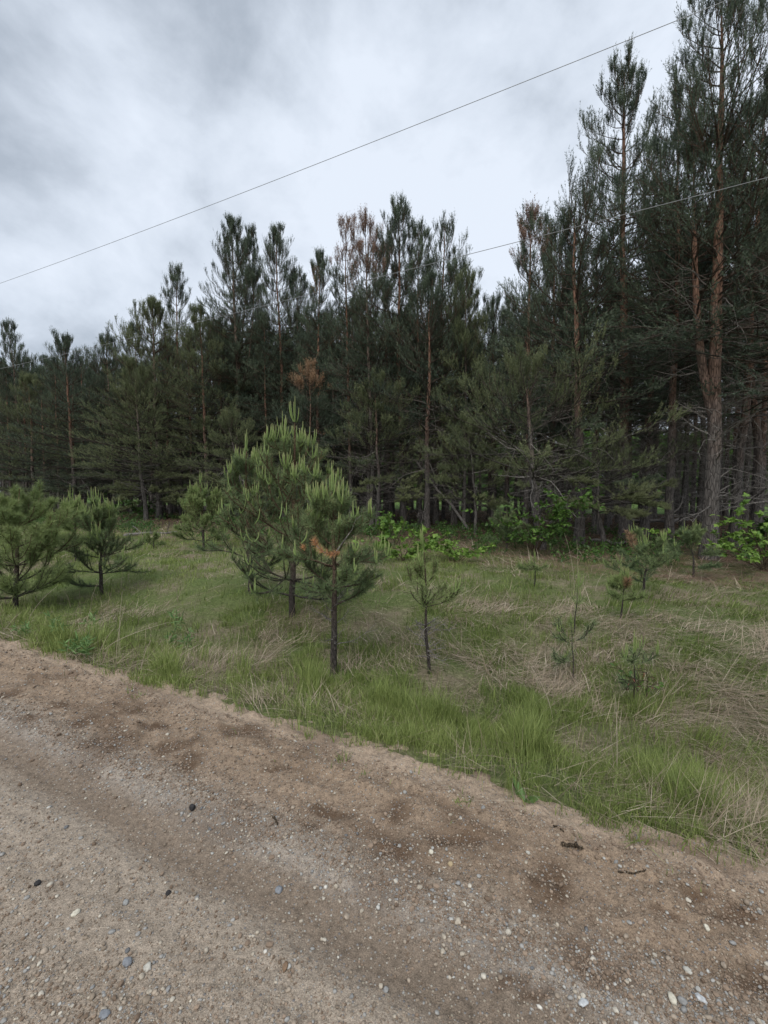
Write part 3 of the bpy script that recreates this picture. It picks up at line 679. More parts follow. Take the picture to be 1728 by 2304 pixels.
# dead straw: long, lying
X, Y = meadow_pts(800000, r, 1.7, 30); u, v = uv(X, Y); st = fbm(u * .8 + 40, v * .8, 4, 310); cl_ = fbm(u * 3.2, v * 3.2, 3, 320)
bank = np.exp(-((v - 2.3) / .75) ** 2)
p = (.10 + .75 * sst(.44, .60, st - .08 * sst(0, -4, u)) + .7 * bank * sst(-4, 1, u)) * (.15 + .85 * sst(.4, .6, cl_)) * sst(-.05, .2, v) * (1 + .8 * np.exp(-((v - .7) / .6) ** 2)) * (1 - .9 * sst(8, 13, v + .2 * np.clip(X, -8, 8)))
k = r.random(len(X)) < p * .33; X, Y, u, v, st, cl_ = [a[k] for a in (X, Y, u, v, st, cl_)]; n = len(X)
ang = 6.28 * fbm(u * .9, v * .9, 2, 330) * 1.6 + r.normal(0, .75, n)
h = r.uniform(.12, .42, n); lean = R(90) - np.abs(r.normal(.10, .22, n)); up_ = r.random(n) < .05; lean = np.where(up_, r.uniform(.1, .7, n), lean)
V, T = grass_blades(r, X, Y, gz(X, Y) + r.uniform(.0, .05, n), h, .0034 * np.clip(Y / 3.4, .8, 5) * r.uniform(.6, 1.3, n), lean, ang, np.abs(r.normal(.15, .2, n)))
g = mesh_tri('dry_grass', V, T, M['straw'], attrs={'tint': np.repeat(np.clip(r.normal(.42 + .3 * (st - .5), .22, n), 0, 1), 5)}); tag(g, 'matted dead straw coloured grass lying on the bank and meadow', 'dry grass', kind='stuff')
print('straw', n)
# forest litter: twigs and fallen needles
X, Y = meadow_pts(60000, r, 5, 45); u, v = uv(X, Y); k = (v > 6.5) & (v < 32); X, Y = X[k], Y[k]; n = len(X)
V, T = grass_blades(r, X, Y, gz(X, Y) + .01 + .04 * r.random(n), r.uniform(.1, .5, n), .009 * np.clip(Y / 8, .7, 4), R(85) + r.normal(0, .12, n), r.random(n) * 6.28, r.normal(0, .2, n))
g = mesh_tri('forest_litter', V, T, M['needle_pink'], attrs={'tint': np.repeat(r.random(n) * .6, 5)}); tag(g, 'fallen twigs and needles under the pines', 'forest litter', kind='stuff')

# ------------------------------------------------------------ young pines of the meadow
def base_at(px, py): 
    x, y = hit(px, py); return (x, y, float(gz(x, y)))
def H_of(loc, py): return at_depth(864, py, loc[1])[1] - loc[2]
YG = 'young pines self-sown on the meadow'
def yp(px, py, top, W, cbf, label, seed, name='young_pine', **k):
    l = base_at(px, py); H = H_of(l, top); Wm = W / F * l[1]
    return young_pine(name, seed, l, H, Wm, cbf * H, label, YG if H > .8 else 'pine seedlings in the grass', **k)
yp(750, 1515, 1052, 230, .33, 'young pine with bare dark trunk and one orange dead branch, nearest the road', 1, dead=11, orange=0, r0=.034, nn=62, dens=.85, whorl=.22, prof=.5, nb=5, can_frac=1.1)
yp(658, 1388, 905, 370, .10, 'tallest young pine, bushy blue green with many pale candles, left of the bare-trunked one', 2, r0=.045, nn=60, whorl=.25, cl=1.25, nb=5, can_frac=1.3, prof=.75, dens=.82)
yp(563, 1335, 975, 240, .10, 'bushy young pine half hidden behind the left side of the tallest young pine', 3, r0=.04, nn=60, nw=.0034, cl=1.2, can_frac=1.1, whorl=.3, prof=.7, nb=5, dens=.75)
yp(458, 1240, 1062, 150, .12, 'rounded young pine far back by the dark forest edge', 4, r0=.035, nn=36, nw=.006, nl=.07, crown='needle_yellow', cl=1.4)
yp(229, 1338, 1105, 210, .08, 'young pine with upright candles, second from the left edge', 5, r0=.033, nn=55, nw=.0032, prof=.6, cl=1.3, can_frac=.8)
yp(36, 1375, 1080, 290, .10, 'soft yellowish green young pine at the left edge', 6, r0=.036, nn=80, nw=.0034, nb=7, crown='needle_yellow', candle=.0, cl=.6, nl=.075, prof=.5)
yp(172, 1262, 1095, 120, .1, 'young pine peeping out behind the two at the left', 7, r0=.03, nn=40, nw=.005, nl=.07, crown='needle_yellow', cl=1.4)
yp(967, 1515, 1190, 170, .32, 'thin sparse young pine with candles on a bare stem, right of centre', 8, r0=.017, nn=34, dens=.6, crown='needle_yellow', dead=24, whorl=.2, nb=4, cl=.85, can_frac=.8)
yp(1290, 1538, 1385, 100, .30, 'small pine seedling with yellowish tip in the straw, left of two', 9, 'pine_seedling', r0=.007, nn=22, dens=.45, whorl=.22, cl=.5, candle=.3, prof=.3, nb=3)
yp(1427, 1596, 1425, 100, .35, 'small pine seedling with tall green leader beside red-leaved sprout', 10, 'pine_seedling', r0=.007, nn=24, dens=.5, whorl=.2, cl=.8, prof=.35, nb=3)
yp(1292, 1425, 1285, 60, .45, 'thin wispy pine seedling with long upright leader in mid meadow', 11, 'pine_seedling', r0=.008, nn=26, dens=.4, whorl=.2, cl=1.1, crown='needle_yellow', nb=3)
yp(1203, 1320, 1238, 85, .45, 'small pine seedling in front of the leafy dark green shrub', 12, 'pine_seedling', r0=.012, nn=34, nw=.0038, whorl=.15, crown='needle_yellow', nb=4)
yp(1396, 1392, 1290, 80, .4, 'crooked pine seedling with golden needle tips', 13, 'pine_seedling', r0=.012, nn=40, nw=.0032, whorl=.13, crown='needle_yellow', orange=1, nb=4)
yp(1448, 1345, 1195, 190, .22, 'low spreading young pine with rusty lower needles under the forest edge', 14, r0=.02, nn=40, nw=.0045, whorl=.17, orange=1, dens=.7, prof=.5, nb=4)
yp(1560, 1300, 1180, 130, .2, 'dull young pine beside the thick forked pine', 17, r0=.02, nn=34, nw=.0055, whorl=.2, prof=.5, nb=4, candle=.3)
yp(346, 1236, 1196, 50, .2, 'tiny pine seedling alone on the far green patch at left', 15, 'pine_seedling', r0=.014, nn=24, nw=.007, whorl=.14, crown='needle_yellow', nb=3)
yp(1140, 1236, 1150, 120, .2, 'grey green young pine between the forest edge trunks', 16, r0=.028, nn=30, nw=.008, nl=.08, prof=.5)
# the orange dead branch hanging in the nearest young pine
def dead_spray(parent_name_label, px, py, Y, L_, az, seed):
    pass
npine = [o for o in S.objects if o.get('label', '').startswith('young pine with bare dark trunk')][0]
r = np.random.default_rng(5); acc = Acc(); ab = Acc()
bl = np.array(npine.location); pts = []
for px, py in [(765, 1240), (748, 1248), (728, 1242), (712, 1228), (708, 1215)]:
    x, z = at_depth(px, py, bl[1] - .22); pts.append([x - bl[0], -.22, z - bl[2]])
pts = np.array(pts); zt = pts[0, 2]; d = np.diff(pts, axis=0)
needles(acc, pts[:-1], unit(d), np.linalg.norm(d, axis=1) * 1.15, r, 130, .055, .003, spread=(.9, 1.35), tint=np.full(4, .6))
x, z = at_depth(685, 1232, bl[1] - .2)
needles(acc, np.array([[x - bl[0], -.2, z - bl[2] - .03]]), np.array([[-.3, 0, 1.]]), np.array([.05]), r, 60, .045, .003, tint=np.array([.5]))
acc.build('brown_foliage', M['needle_orange'], npine)
Pl = np.concatenate([[[0, 0, zt - .05]], pts])[None]; V, T = tubes(Pl, np.full((1, 6), .004), 4); ab.add(V, T)
# pale bare twig
q = []
for px, py in [(757, 1240), (770, 1222), (782, 1205), (792, 1192), (800, 1170), (812, 1160)]:
    x, z = at_depth(px, py, bl[1] - .25); q.append([x - bl[0], -.25, z - bl[2]])
V, T = tubes(np.array(q)[None], np.linspace(.0055, .0025, 6)[None], 5); ab.add(V, T); o = ab.build('dead_branch', M['deadwood'], npine)

# ------------------------------------------------------------ front pines of the forest
FG = 'front pines along the forest edge'
def fp(seed, px, v, pxt, pyt, label, cbf=.35, L_=1.9, r0=.16, crown='needle_tall', barkm='bark', brownm='needle_brown', base_py=1190, **k):
    if px < 900 and not k.get('dead_top'):
        cbf *= .78; k['low_spray'] = k.get('low_spray', 0) + 4; k['dead'] = k.get('dead', 1) + .3
        if px < 700:
            k['flat'] = .85; k['whorl'] = .6; k['nb'] = (6, 9); k['low_spray'] += 3
            if seed % 2: barkm = 'bark_grey'
    X, Y = at_v(px, v, base_py); gzv = float(ground(X, Y)); xt, zt = at_depth(pxt, pyt, Y)
    H = zt - gzv - .65
    root = empty('pine_tree', (X, Y, gzv), label, 'pine tree', FG)
    A = tall_pine(seed, H, H * cbf, L_, r0, lean=(xt - X, 0), **k)
    build_pine(A, root, crown, barkm, brownm); return root
D = 1 / .96
fp(101, 1594, 10.0, 1560 * D, -60, 'thick pine forking into two reddish stems, tallest at the right', .42, 2.1, .18, dead=.9, fork=(3.3, 9.5, (-.42, .15), .11), nn=13, nw=.012, whorl=.4, low_spray=0, base_py=1258)
fp(102, 1406, 14.2, 1350 * D, 112 * D, 'very tall straight pine with pointed top and long bare reddish trunk', .50, 1.7, .19, prof='cone', dead=1.0, nn=13, nw=.014, base_py=1212)
fp(103, 1302, 11.6, 1240 * D, 400 * D, 'dark broad pine just left of the tallest pointed pine', .42, 2.2, .15, dead=1.1, nn=13, nw=.014, low_spray=3, side=(R(-70), .25), base_py=1238)
fp(104, 1505, 12.7, 1470 * D, 180 * D, 'slim grey-trunked pine between the pointed pine and the forked pine', .4, 1.9, .13, dead=1.0, nn=12, base_py=1230)
fp(105, 1652, 13.2, 1655 * D, 190 * D, 'reddish straight pine right behind the forked pine', .45, 2.3, .14, dead=.8, nn=13, base_py=1232)
fp(106, 1800, 10.6, 1730 * D, 100 * D, 'pine leaning in from beyond the right edge', .38, 2.7, .18, dead=.7, nn=13, base_py=1240)
fp(107, 1217, 9.9, 1130 * D, 770 * D, 'low bushy pine with curved reddish limbs in front of the forest', .42, 2.0, .13, prof='dome', dead=1.5, nn=16, nw=.010, straight=.035, low_spray=3, base_py=1244, whorl=.3, crown='needle_light')
fp(108, 1180, 14.5, 1150 * D, 420 * D, 'thin pine with a nearly bare pale top left of the dark broad pine', .3, 1.5, .12, prof='column', dens=.75, dead=.9, dead_top=.28, brownm='needle_pink')
fp(109, 1044, 15.5, 1008 * D, 575 * D, 'slender pale-trunked pine at the right end of the middle group', .28, 1.4, .085, prof='column', dead=1.1, barkm='bark_grey', low_spray=3, crown='needle_light')
fp(110, 981, 18.0, 960 * D, 458 * D, 'tall pine with open candelabra top and reddish trunk, third spire of the middle group', .45, 1.8, .14, dens=.7, dead=1.1)
fp(111, 945, 17.2, 905 * D, 468 * D, 'narrow-topped pine between the two taller middle spires', .45, 1.5, .12, prof='column', dens=.85)
fp(112, 909, 16.4, 860 * D, 432 * D, 'highest dark pine of the middle group with long reddish trunk', .42, 2.1, .165, dead=1.0, nn=13)
fp(113, 837, 15.0, 790 * D, 452 * D, 'pine with dried pinkish brown top in the middle group', .28, 1.9, .11, dens=.8, dead_top=.34, brownm='needle_pink', barkm='bark_grey', dead=1.2, low_spray=4)
fp(114, 790, 16.0, 748 * D, 450 * D, 'pine with the leftmost dry spindly top of the middle group', .45, 1.4, .1, prof='column', dens=.6, dead_top=.35, brownm='needle_pink')
fp(115, 716, 16.0, 690 * D, 528 * D, 'narrow pine with rusty patch under its thin top', .30, 1.5, .12, prof='column', dens=.8, brown=.10)
fp(116, 640, 17.5, 595 * D, 485 * D, 'bushy spired pine right of the double-topped one', .40, 2.0, .14, dens=.85)
fp(117, 548, 17.0, 500 * D, 468 * D, 'tall double-topped pine with reddish trunk, left of the middle', .42, 2.1, .17, fork=(7.5, 14.2, (.75, .0), .07), nn=12)
fp(118, 470, 15.4, 432 * D, 650 * D, 'shorter dense pine below the double-topped pine', .25, 2.3, .13, prof='dome', low_spray=4, nn=14, crown='needle_light')
fp(119, 359, 15.0, 330 * D, 640 * D, 'broad layered pine with flat boughs and grey dead limbs, left', .3, 3.0, .19, prof='dome', dead=1.5, nn=14, low_spray=5, base_py=1165, crown='needle_light')
fp(120, 410, 18.0, 380 * D, 572 * D, 'open-crowned pine standing tall behind the broad layered pine', .45, 1.9, .14, dens=.7)
fp(121, 260, 16.5, 228 * D, 712 * D, 'round-topped dark pine left of the broad layered pine', .25, 2.4, .14, prof='cone')
fp(122, 173, 14.5, 140 * D, 715 * D, 'bushy pine with reddish trunk second from the left end', .22, 2.6, .15, nn=13, low_spray=5)
fp(123, 60, 17.0, 18 * D, 692 * D, 'spindly pine sticking up at the far left end', .3, 2.1, .13, dens=.85)
fp(124, 80, 13.6, 60 * D, 800 * D, 'low dark pine at the left end of the forest edge', .16, 2.7, .14, prof='dome', low_spray=4, nn=14, crown='needle_light')
fp(125, 330, 13.4, 290 * D, 770 * D, 'low spreading pine in front of the broad layered pine', .25, 2.2, .12, prof='dome', dead=1.3, nn=14, low_spray=4, crown='needle_light')
fp(126, 1070, 13.6, 1015 * D, 890 * D, 'small yellowish pine in front of the slender pale trunk', .35, 1.1, .06, prof='dome', dead=1.0, low_spray=3, barkm='bark_grey', brown=.05, crown='needle_light')
fp(127, 560, 14.2, 490 * D, 885 * D, 'low layered pine with bright boughs above the tallest young pine', .5, 2.0, .09, prof='dome', low_spray=6, dead=1.2, nn=14, crown='needle_light')
fp(128, 850, 13.8, 810 * D, 800 * D, 'layered mid-height pine in front of the middle group', .45, 1.9, .1, prof='dome', low_spray=6, dead=1.2, nn=14, crown='needle_light')
fp(129, 700, 14.6, 668 * D, 770 * D, 'short pine with an orange dead crown', .45, 1.2, .08, prof='dome', dead=1.1, dead_top=.4, low_spray=2)
fp(130, 1360, 10.9, 1290 * D, 930 * D, 'low pine with pale green boughs reaching in front of the tall trunks', .55, 1.5, .07, prof='dome', dead=.8, low_spray=9, nn=16, nw=.009, side=(R(-60), .3), base_py=1236, crown='needle_light')
fp(131, 1450, 15.5, 1430 * D, 430 * D, 'dense dark pine filling the gap behind the pointed pine', .4, 2.2, .15)
fp(132, 1110, 17.0, 1065 * D, 640 * D, 'short dark pine in the notch right of the middle group', .3, 1.8, .13)
fp(133, 1240, 16.0, 1200 * D, 480 * D, 'dark pine behind the nearly bare pale top', .35, 2.0, .14)
fp(134, 960, 14.6, 930 * D, 600 * D, 'dense olive pine filling the heart of the middle group', .42, 2.3, .14, nn=13, dead=1.2)
fp(136, 520, 19.0, 545 * D, 480 * D, 'second spire close behind the double-topped pine', .4, 1.7, .12)
fp(137, 680, 18.5, 640 * D, 575 * D, 'dense dark pine filling between the bushy spired pine and the narrow rusty pine', .35, 2.0, .12)
fp(138, 880, 18.0, 830 * D, 520 * D, 'dense pine packed behind the highest middle pine', .35, 2.2, .13)
fp(139, 1020, 17.0, 985 * D, 560 * D, 'dense pine packed behind the candelabra-topped pine', .35, 1.9, .12)
fp(140, 320, 18.0, 290 * D, 690 * D, 'pointed pine filling the skyline left of the open-crowned pine', .3, 2.2, .13)
fp(141, 1340, 15.5, 1290 * D, 500 * D, 'dense pine packed between the dark broad pine and the tallest pointed pine', .38, 2.0, .13)
fp(135, 1700, 14.6, 1610 * D, 400 * D, 'dense pine behind the forked pine at the right', .4, 2.4, .15)

# ------------------------------------------------------------ plantation behind, copies of five kinds
PG = 'plantation pines in the dark rows behind the forest edge'
kinds = []
for i in range(6):
    A = tall_pine(500 + i, 13.6, [5.6, 6.4, 6.0, 3.0, 3.6, 3.2][i], 1.25 if i < 3 else 1.7, .13, dens=.55 if i < 3 else .72, nw=.028, nn=8, dead=2.0 if i < 3 else 1.6, whorl=.5, nb=(4, 5), straight=.02)
    root = empty('pine_tree', (0, 0, -200), 'straight pine trunk in the shaded rows of the plantation', 'pine tree', PG)
    build_pine(A, root, 'needle_tall', 'bark' if i % 2 else 'bark_grey'); kinds.append(root)
r = np.random.default_rng(77); cnt = 0; first = [True] * 6
sky_line = [(-200, 800), (0, 790), (250, 800), (300, 800), (420, 740), (480, 700), (700, 700), (760, 660), (1000, 680), (1100, 730), (1150, 640), (1300, 560), (1400, 560), (1500, 420), (1900, 300)]
for v in np.arange(17.2, 36, 2.05):
    for u in np.arange(-75, 36, 2.2):
        uu = u + r.normal(0, .22); vv = v + r.normal(0, .22); X, Y = xy(uu, vv)
        if Y < 4: continue
        a = X / Y
        if a < -.96 or a > 1.02: continue
        if a < -.35 and vv > 26: continue
        if a < -.75 and r.random() < .2: continue
        px = 864 + F * a
        lim = np.interp(px, *zip(*sky_line)); zt = at_depth(px, lim, Y)[1]
        Ht = min(15.5, max(6.5, zt - r.uniform(0, 1.8)))
        k = r.integers(0, 3) if a > -.1 else r.integers(3, 6); sc = Ht / 14.2
        loc = (X, Y, float(ground(X, Y))); ss = (max(sc, .8) * r.uniform(.9, 1.1),) * 2 + (sc,)
        lab = 'straight pine trunk in the shaded rows of the plantation'
        if first[k]: kinds[k].location = loc; kinds[k].scale = ss; kinds[k].rotation_euler = (0, 0, r.random() * 6.28); first[k] = False
        else: copy_thing(kinds[k], loc, r.random() * 6.28, ss, lab, PG)
        cnt += 1
print('plantation', cnt)

r = np.random.default_rng(63); n = 5200; u = r.uniform(-34, 14, n * 6); v = r.uniform(7.5, 16, n * 6) + .2; k = (fbm(u * .7, v * .7, 3, 510) > .53) & (fbm(u * 3, v * 3, 2, 520) > .5); UX, UY = xy(u[k][:n], v[k][:n])
UND = (UX, UY)
# far wood beyond the light field behind the plantation
r = np.random.default_rng(91); acc = Acc()
n = 60000; uu = r.uniform(-190, 110, n); vv = 75 + r.uniform(0, 25, n); X, Y = xy(uu, vv); hh = 9 + 5 * fbm(uu * .15, vv * .15, 3, 400)
z = hh * r.random(n) ** .9; P = np.stack([X, Y, z], 1); V, T = blades(P, rdir(r, n), rdir(r, n), r.uniform(.8, 1.9, n), np.full(n, 1.1)); acc.add(V, T, np.repeat(r.random(n), 3))
g = acc.build('far_wood', M['leaf_dark']); tag(g, 'far leafy wood beyond the light field, seen through the trunks', 'far wood', kind='stuff')

# ------------------------------------------------------------ leafy shrubs
LOBE = np.array([(0, 0), (.14, .05), (.45, .02), (.34, .22), (.50, .48), (.24, .46), (.2, .62), (0, 1.0), (-.2, .62), (-.24, .46), (-.50, .48), (-.34, .22), (-.45, .02), (-.14, .05)])
OVAL = np.array([(0, 0), (.16, .2), (.22, .45), (.15, .75), (0, 1.), (-.15, .75), (-.22, .45), (-.16, .2)])
LANCE = np.array([(0, 0), (.07, .25), (.09, .5), (.05, .8), (0, 1.), (-.05, .8), (-.09, .5), (-.07, .25)])
def leaves(acc, P, D, sz, r, shape=LOBE, tint=None, flat=.8):
    n = len(P); 
    nrm = unit(r.normal(0, 1 - flat + .15, (n, 3)) + np.array([0, 0, 1.]) * flat)
    D = unit(D - nrm * np.sum(D * nrm, 1)[:, None]); Sd = np.cross(nrm, D)
    k = len(shape); q = shape
    V = P[:, None] + sz[:, None, None] * (Sd[:, None] * q[None, :, :1] + D[:, None] * q[None, :, 1:2] - nrm[:, None] * (.25 * q[None, :, 1:2] ** 2 + .5 * q[None, :, :1] ** 2))
    c = P[:, None] + sz[:, None, None] * (D[:, None] * .42)
    V = np.concatenate([c, V], 1); f = np.array([[0, 1 + i, 1 + (i + 1) % k] for i in range(k)])
    T = (np.arange(n)[:, None, None] * (k + 1) + f[None]).reshape(-1, 3)
    tint = r.random(n) if tint is None else tint
    acc.add(V.reshape(-1, 3), T, np.repeat(tint, k + 1))
def shrub(name, seed, loc, H, W, label, cat, nst=7, nl=14, sz=.09, mt='leaf', shape=LOBE, group=None, el=(.5, 1.3), lean=0., lz=.15, tshift=0.):
    r = np.random.default_rng(seed); root = empty(name, loc, label, cat, group)
    st = Acc(); lf = Acc(); az = r.random(nst) * 6.28; e = r.uniform(*el, nst); Ls = H / np.maximum(np.sin(e), .5) * r.uniform(.55, 1., nst)
    Ls = np.minimum(Ls, np.hypot(H, W * .55))
    P, _, _ = curve(r.normal(0, .03, (nst, 3)) * [1, 1, 0], az, e, np.full(nst, -.35), Ls, 7, r, .08); P[..., 0] += lean * P[..., 2]
    V, T = tubes(P, (.004 + .005 * H) * np.ones((nst, 1)) * np.linspace(1, .25, 7)[None], 4); st.add(V, T)
    m = 7; s = r.uniform(lz, 1, (nst, m)); Pp, Dd = along(P, s); a2 = np.arctan2(Dd[..., 1], Dd[..., 0]) + r.choice([-1, 1], (nst, m)) * r.uniform(.4, 1.2, (nst, m))
    sl = (Ls[:, None] * r.uniform(.15, .38, (nst, m))).ravel(); tp, _, _ = curve(Pp.reshape(-1, 3), a2.ravel(), r.uniform(0, .6, nst * m), np.full(nst * m, -.2), sl, 4, r, .1)
    V, T = tubes(tp, .003 * np.ones((len(sl), 4)), 3); st.add(V, T)
    s2 = r.uniform(.15, 1, (len(sl), nl)); P2, D2 = along(tp, s2); d = unit(D2 + r.normal(0, .7, D2.shape)); k = nst * m * nl
    leaves(lf, P2.reshape(-1, 3), d.reshape(-1, 3), sz * r.uniform(.5, 1.15, k), r, shape, tint=np.clip(r.normal(.5 + tshift, .22, k), 0, 1), flat=.65)
    st.build('stems', M['stem'], root); lf.build('leaves', M[mt], root); return root
def sh(px, py, top, W, label, seed, **k):
    l = base_at(px, py); H = H_of(l, top); return shrub('leafy_shrub', seed, l, H, W / F * l[1], label, 'shrub', **k)
sh(905, 1262, 1180, 150, 'low bright green leafy shrub right of the tallest young pine', 31, nst=9, nl=7, sz=.13, group='broadleaf shrubs', tshift=.25)
sh(890, 1225, 1125, 70, 'thin leafy sapling at the foot of the middle forest trunks', 32, nst=4, nl=4, sz=.15, lz=.4)
sh(1035, 1262, 1190, 105, 'bright green maple shrub behind the thin sparse young pine', 33, nst=8, nl=8, sz=.10, tshift=.35)
sh(1205, 1248, 1075, 125, 'large dark green leafy shrub below the low bushy pine', 34, nst=18, nl=11, sz=.125, mt='leaf', shape=OVAL, tshift=-.28, lz=.25, el=(.8, 1.5))
sh(1722, 1285, 1110, 230, 'maple shrub with fresh green leaves at the right edge', 35, nst=20, nl=10, sz=.11, tshift=.2, lz=.25, el=(.35, 1.5))
sh(1440, 1560, 1500, 60, 'small leafy sprout with dull green leaves beside a pine seedling', 36, nst=3, nl=2, sz=.07, mt='leaf_dark', shape=OVAL, tshift=.3)
sh(1436, 1585, 1455, 16, 'slim sprout with small reddish leaves beside a pine seedling', 37, nst=2, nl=1, sz=.035, mt='red_leaf', shape=OVAL, el=(1.3, 1.5), lz=.5)
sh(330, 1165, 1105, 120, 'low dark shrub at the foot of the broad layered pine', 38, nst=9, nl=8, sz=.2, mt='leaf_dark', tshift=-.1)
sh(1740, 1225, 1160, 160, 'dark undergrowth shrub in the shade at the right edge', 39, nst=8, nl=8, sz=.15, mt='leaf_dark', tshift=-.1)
sh(870, 1205, 1160, 60, 'yellow green leafy sprout just inside the forest edge', 40, nst=5, nl=4, sz=.16, tshift=.2)

r = np.random.default_rng(64); acc = Acc(); st = Acc(); UX, UY = UND; n = len(UX); hgt = r.uniform(.12, .5, n); az = r.random(n) * 6.28
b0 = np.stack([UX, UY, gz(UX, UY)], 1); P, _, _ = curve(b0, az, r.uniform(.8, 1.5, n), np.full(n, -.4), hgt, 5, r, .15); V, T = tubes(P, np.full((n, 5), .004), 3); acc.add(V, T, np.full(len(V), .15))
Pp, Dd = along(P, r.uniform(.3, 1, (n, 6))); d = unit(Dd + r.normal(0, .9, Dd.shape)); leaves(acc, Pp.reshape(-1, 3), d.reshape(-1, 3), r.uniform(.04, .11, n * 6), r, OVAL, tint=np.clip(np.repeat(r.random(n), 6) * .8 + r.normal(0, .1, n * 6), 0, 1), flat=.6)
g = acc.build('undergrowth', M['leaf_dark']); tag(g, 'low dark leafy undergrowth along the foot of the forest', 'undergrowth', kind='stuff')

# ------------------------------------------------------------ roadside weeds and single plants
def forb(loc, seed, H, label, nw=14, ns=3):
    r = np.random.default_rng(seed); root = empty('roadside_weed', loc, label, 'weed', 'leafy weeds along the road edge'); st = Acc(); lf = Acc()
    P, _, _ = curve(r.normal(0, .03, (ns, 3)) * [1, 1, 0], r.random(ns) * 6.28, r.uniform(1.15, 1.5, ns), np.zeros(ns), H * r.uniform(.7, 1, ns), 6, r, .05)
    V, T = tubes(P, np.full((ns, 6), .0022), 4); st.add(V, T, np.full(len(V), .3))
    s = r.uniform(.2, 1, (ns, nw)) ** .7; Pp, Dd = along(P, s); a = r.random((ns, nw)) * 6.28
    d = rot_dir(r.uniform(.3, 1.0, (ns, nw)), a); k = ns * nw
    leaves(lf, Pp.reshape(-1, 3), d.reshape(-1, 3), .085 * r.uniform(.6, 1.2, k), r, LANCE, flat=.45)
    st.build('stem', M['forb'], root); lf.build('leaves', M['forb'], root)
WL = ['leafy weed nearest the left edge of the road verge', 'bushy lance-leaved weed on the verge below the left edge young pine', 'tall weed on the verge below the candled young pine', 'pale weed beside the bent dry grass stalks on the verge',
      'weed on the verge with drooping narrow leaves left of the tall stalks', 'broad clump of weed at the sand edge on the left verge', 'single upright weed in the grass behind the bent stalks', 'small weed rosette right of the tall dry stalks', 'narrow weed standing above the grass left of the road bend patch', 'low weed at the sand edge below the second young pine']
for i, (px, py, H) in enumerate([(60, 1440, .22), (130, 1452, .25), (215, 1440, .32), (205, 1490, .24), (120, 1425, .26), (185, 1478, .22), (400, 1440, .36), (385, 1460, .22), (425, 1470, .25), (160, 1480, .18)]):
    l = base_at(px, py); forb(l, 600 + i, H, WL[i])
def tuft(px, py, n, h, label, seed, mt='grass', sp=.035, tilt=.5, wd=.004, name='grass_tuft', cat='grass tuft', tint=.5):
    x, y = hit(px, py); z = float(gz(x, y)); r = np.random.default_rng(seed)
    V, T = grass_blades(r, r.normal(0, sp, n), r.normal(0, sp, n), np.zeros(n) - .005, h * r.uniform(.5, 1, n), np.full(n, wd), np.abs(r.normal(tilt * .6, tilt * .6, n)), r.random(n) * 6.28, np.abs(r.normal(.35, .3, n)))
    o = mesh_tri(name, V, T, M[mt], attrs={'tint': np.repeat(np.clip(r.normal(tint, .18, n), 0, 1), 5)}); o.location = (x, y, z); tag(o, label, cat, 'small tufts on the sandy shoulder' if name == 'grass_tuft' else None); return o
for i, (px, py, n, h, lab, tl) in enumerate([(1430, 1895, 22, .17, 'sprawling grass tuft on the sand at the lower right verge', 1.0), (1305, 1895, 7, .06, 'tiny green sprig on the sand left of the sprawling tuft', .4),
        (770, 1712, 30, .09, 'small grass tuft on the sand below the nearest young pine', .6), (630, 1605, 10, .07, 'little green sprig alone on the sandy shoulder centre left', .6),
        (310, 1568, 26, .06, 'low green weed tuft in the sand on the left', .9), (100, 1478, 14, .07, 'first small tuft on the sand at the left', .7), (290, 1560, 7, .1, 'thin upright sprig beside the low green weed tuft', .3),
        (690, 1660, 26, .1, 'grass tuft at the verge edge left of the small tuft', .5), (1040, 1800, 34, .06, 'flat dry-looking tuft on the sand right of centre', .9), (1340, 1860, 18, .07, 'short tuft beside the sprawling one', .8),
        (535, 1600, 9, .12, 'few thin blades standing in the sand left of centre', .3), (1075, 1735, 30, .1, 'soft tuft at the grass edge right of centre', .7), (820, 1745, 14, .05, 'tiny low tuft below the verge at centre', .8), (1690, 1930, 24, .08, 'dark tuft on the sand near the right edge', .8)]):
    tuft(px, py, n, h, lab, 700 + i, sp=.02, tilt=tl, wd=.0038)
# dandelion-like plant
x, y = hit(1180, 1805); r = np.random.default_rng(9); acc = Acc(); k = 6
leaves(acc, np.zeros((k, 3)), rot_dir(np.array([.9, .5, .3, 1.1, .4, .6]), np.array([1.6, .3, 3.2, 2.2, 5.0, 4.1])), np.array([.13, .11, .07, .1, .07, .08]), r, OVAL * [.75, 1], flat=.3, tint=np.full(k, .55))
o = acc.build('broadleaf_weed', M['forb']); o.location = (x, y, float(gz(x, y))); tag(o, 'broad-leaved green weed growing from the sandy verge edge', 'weed')
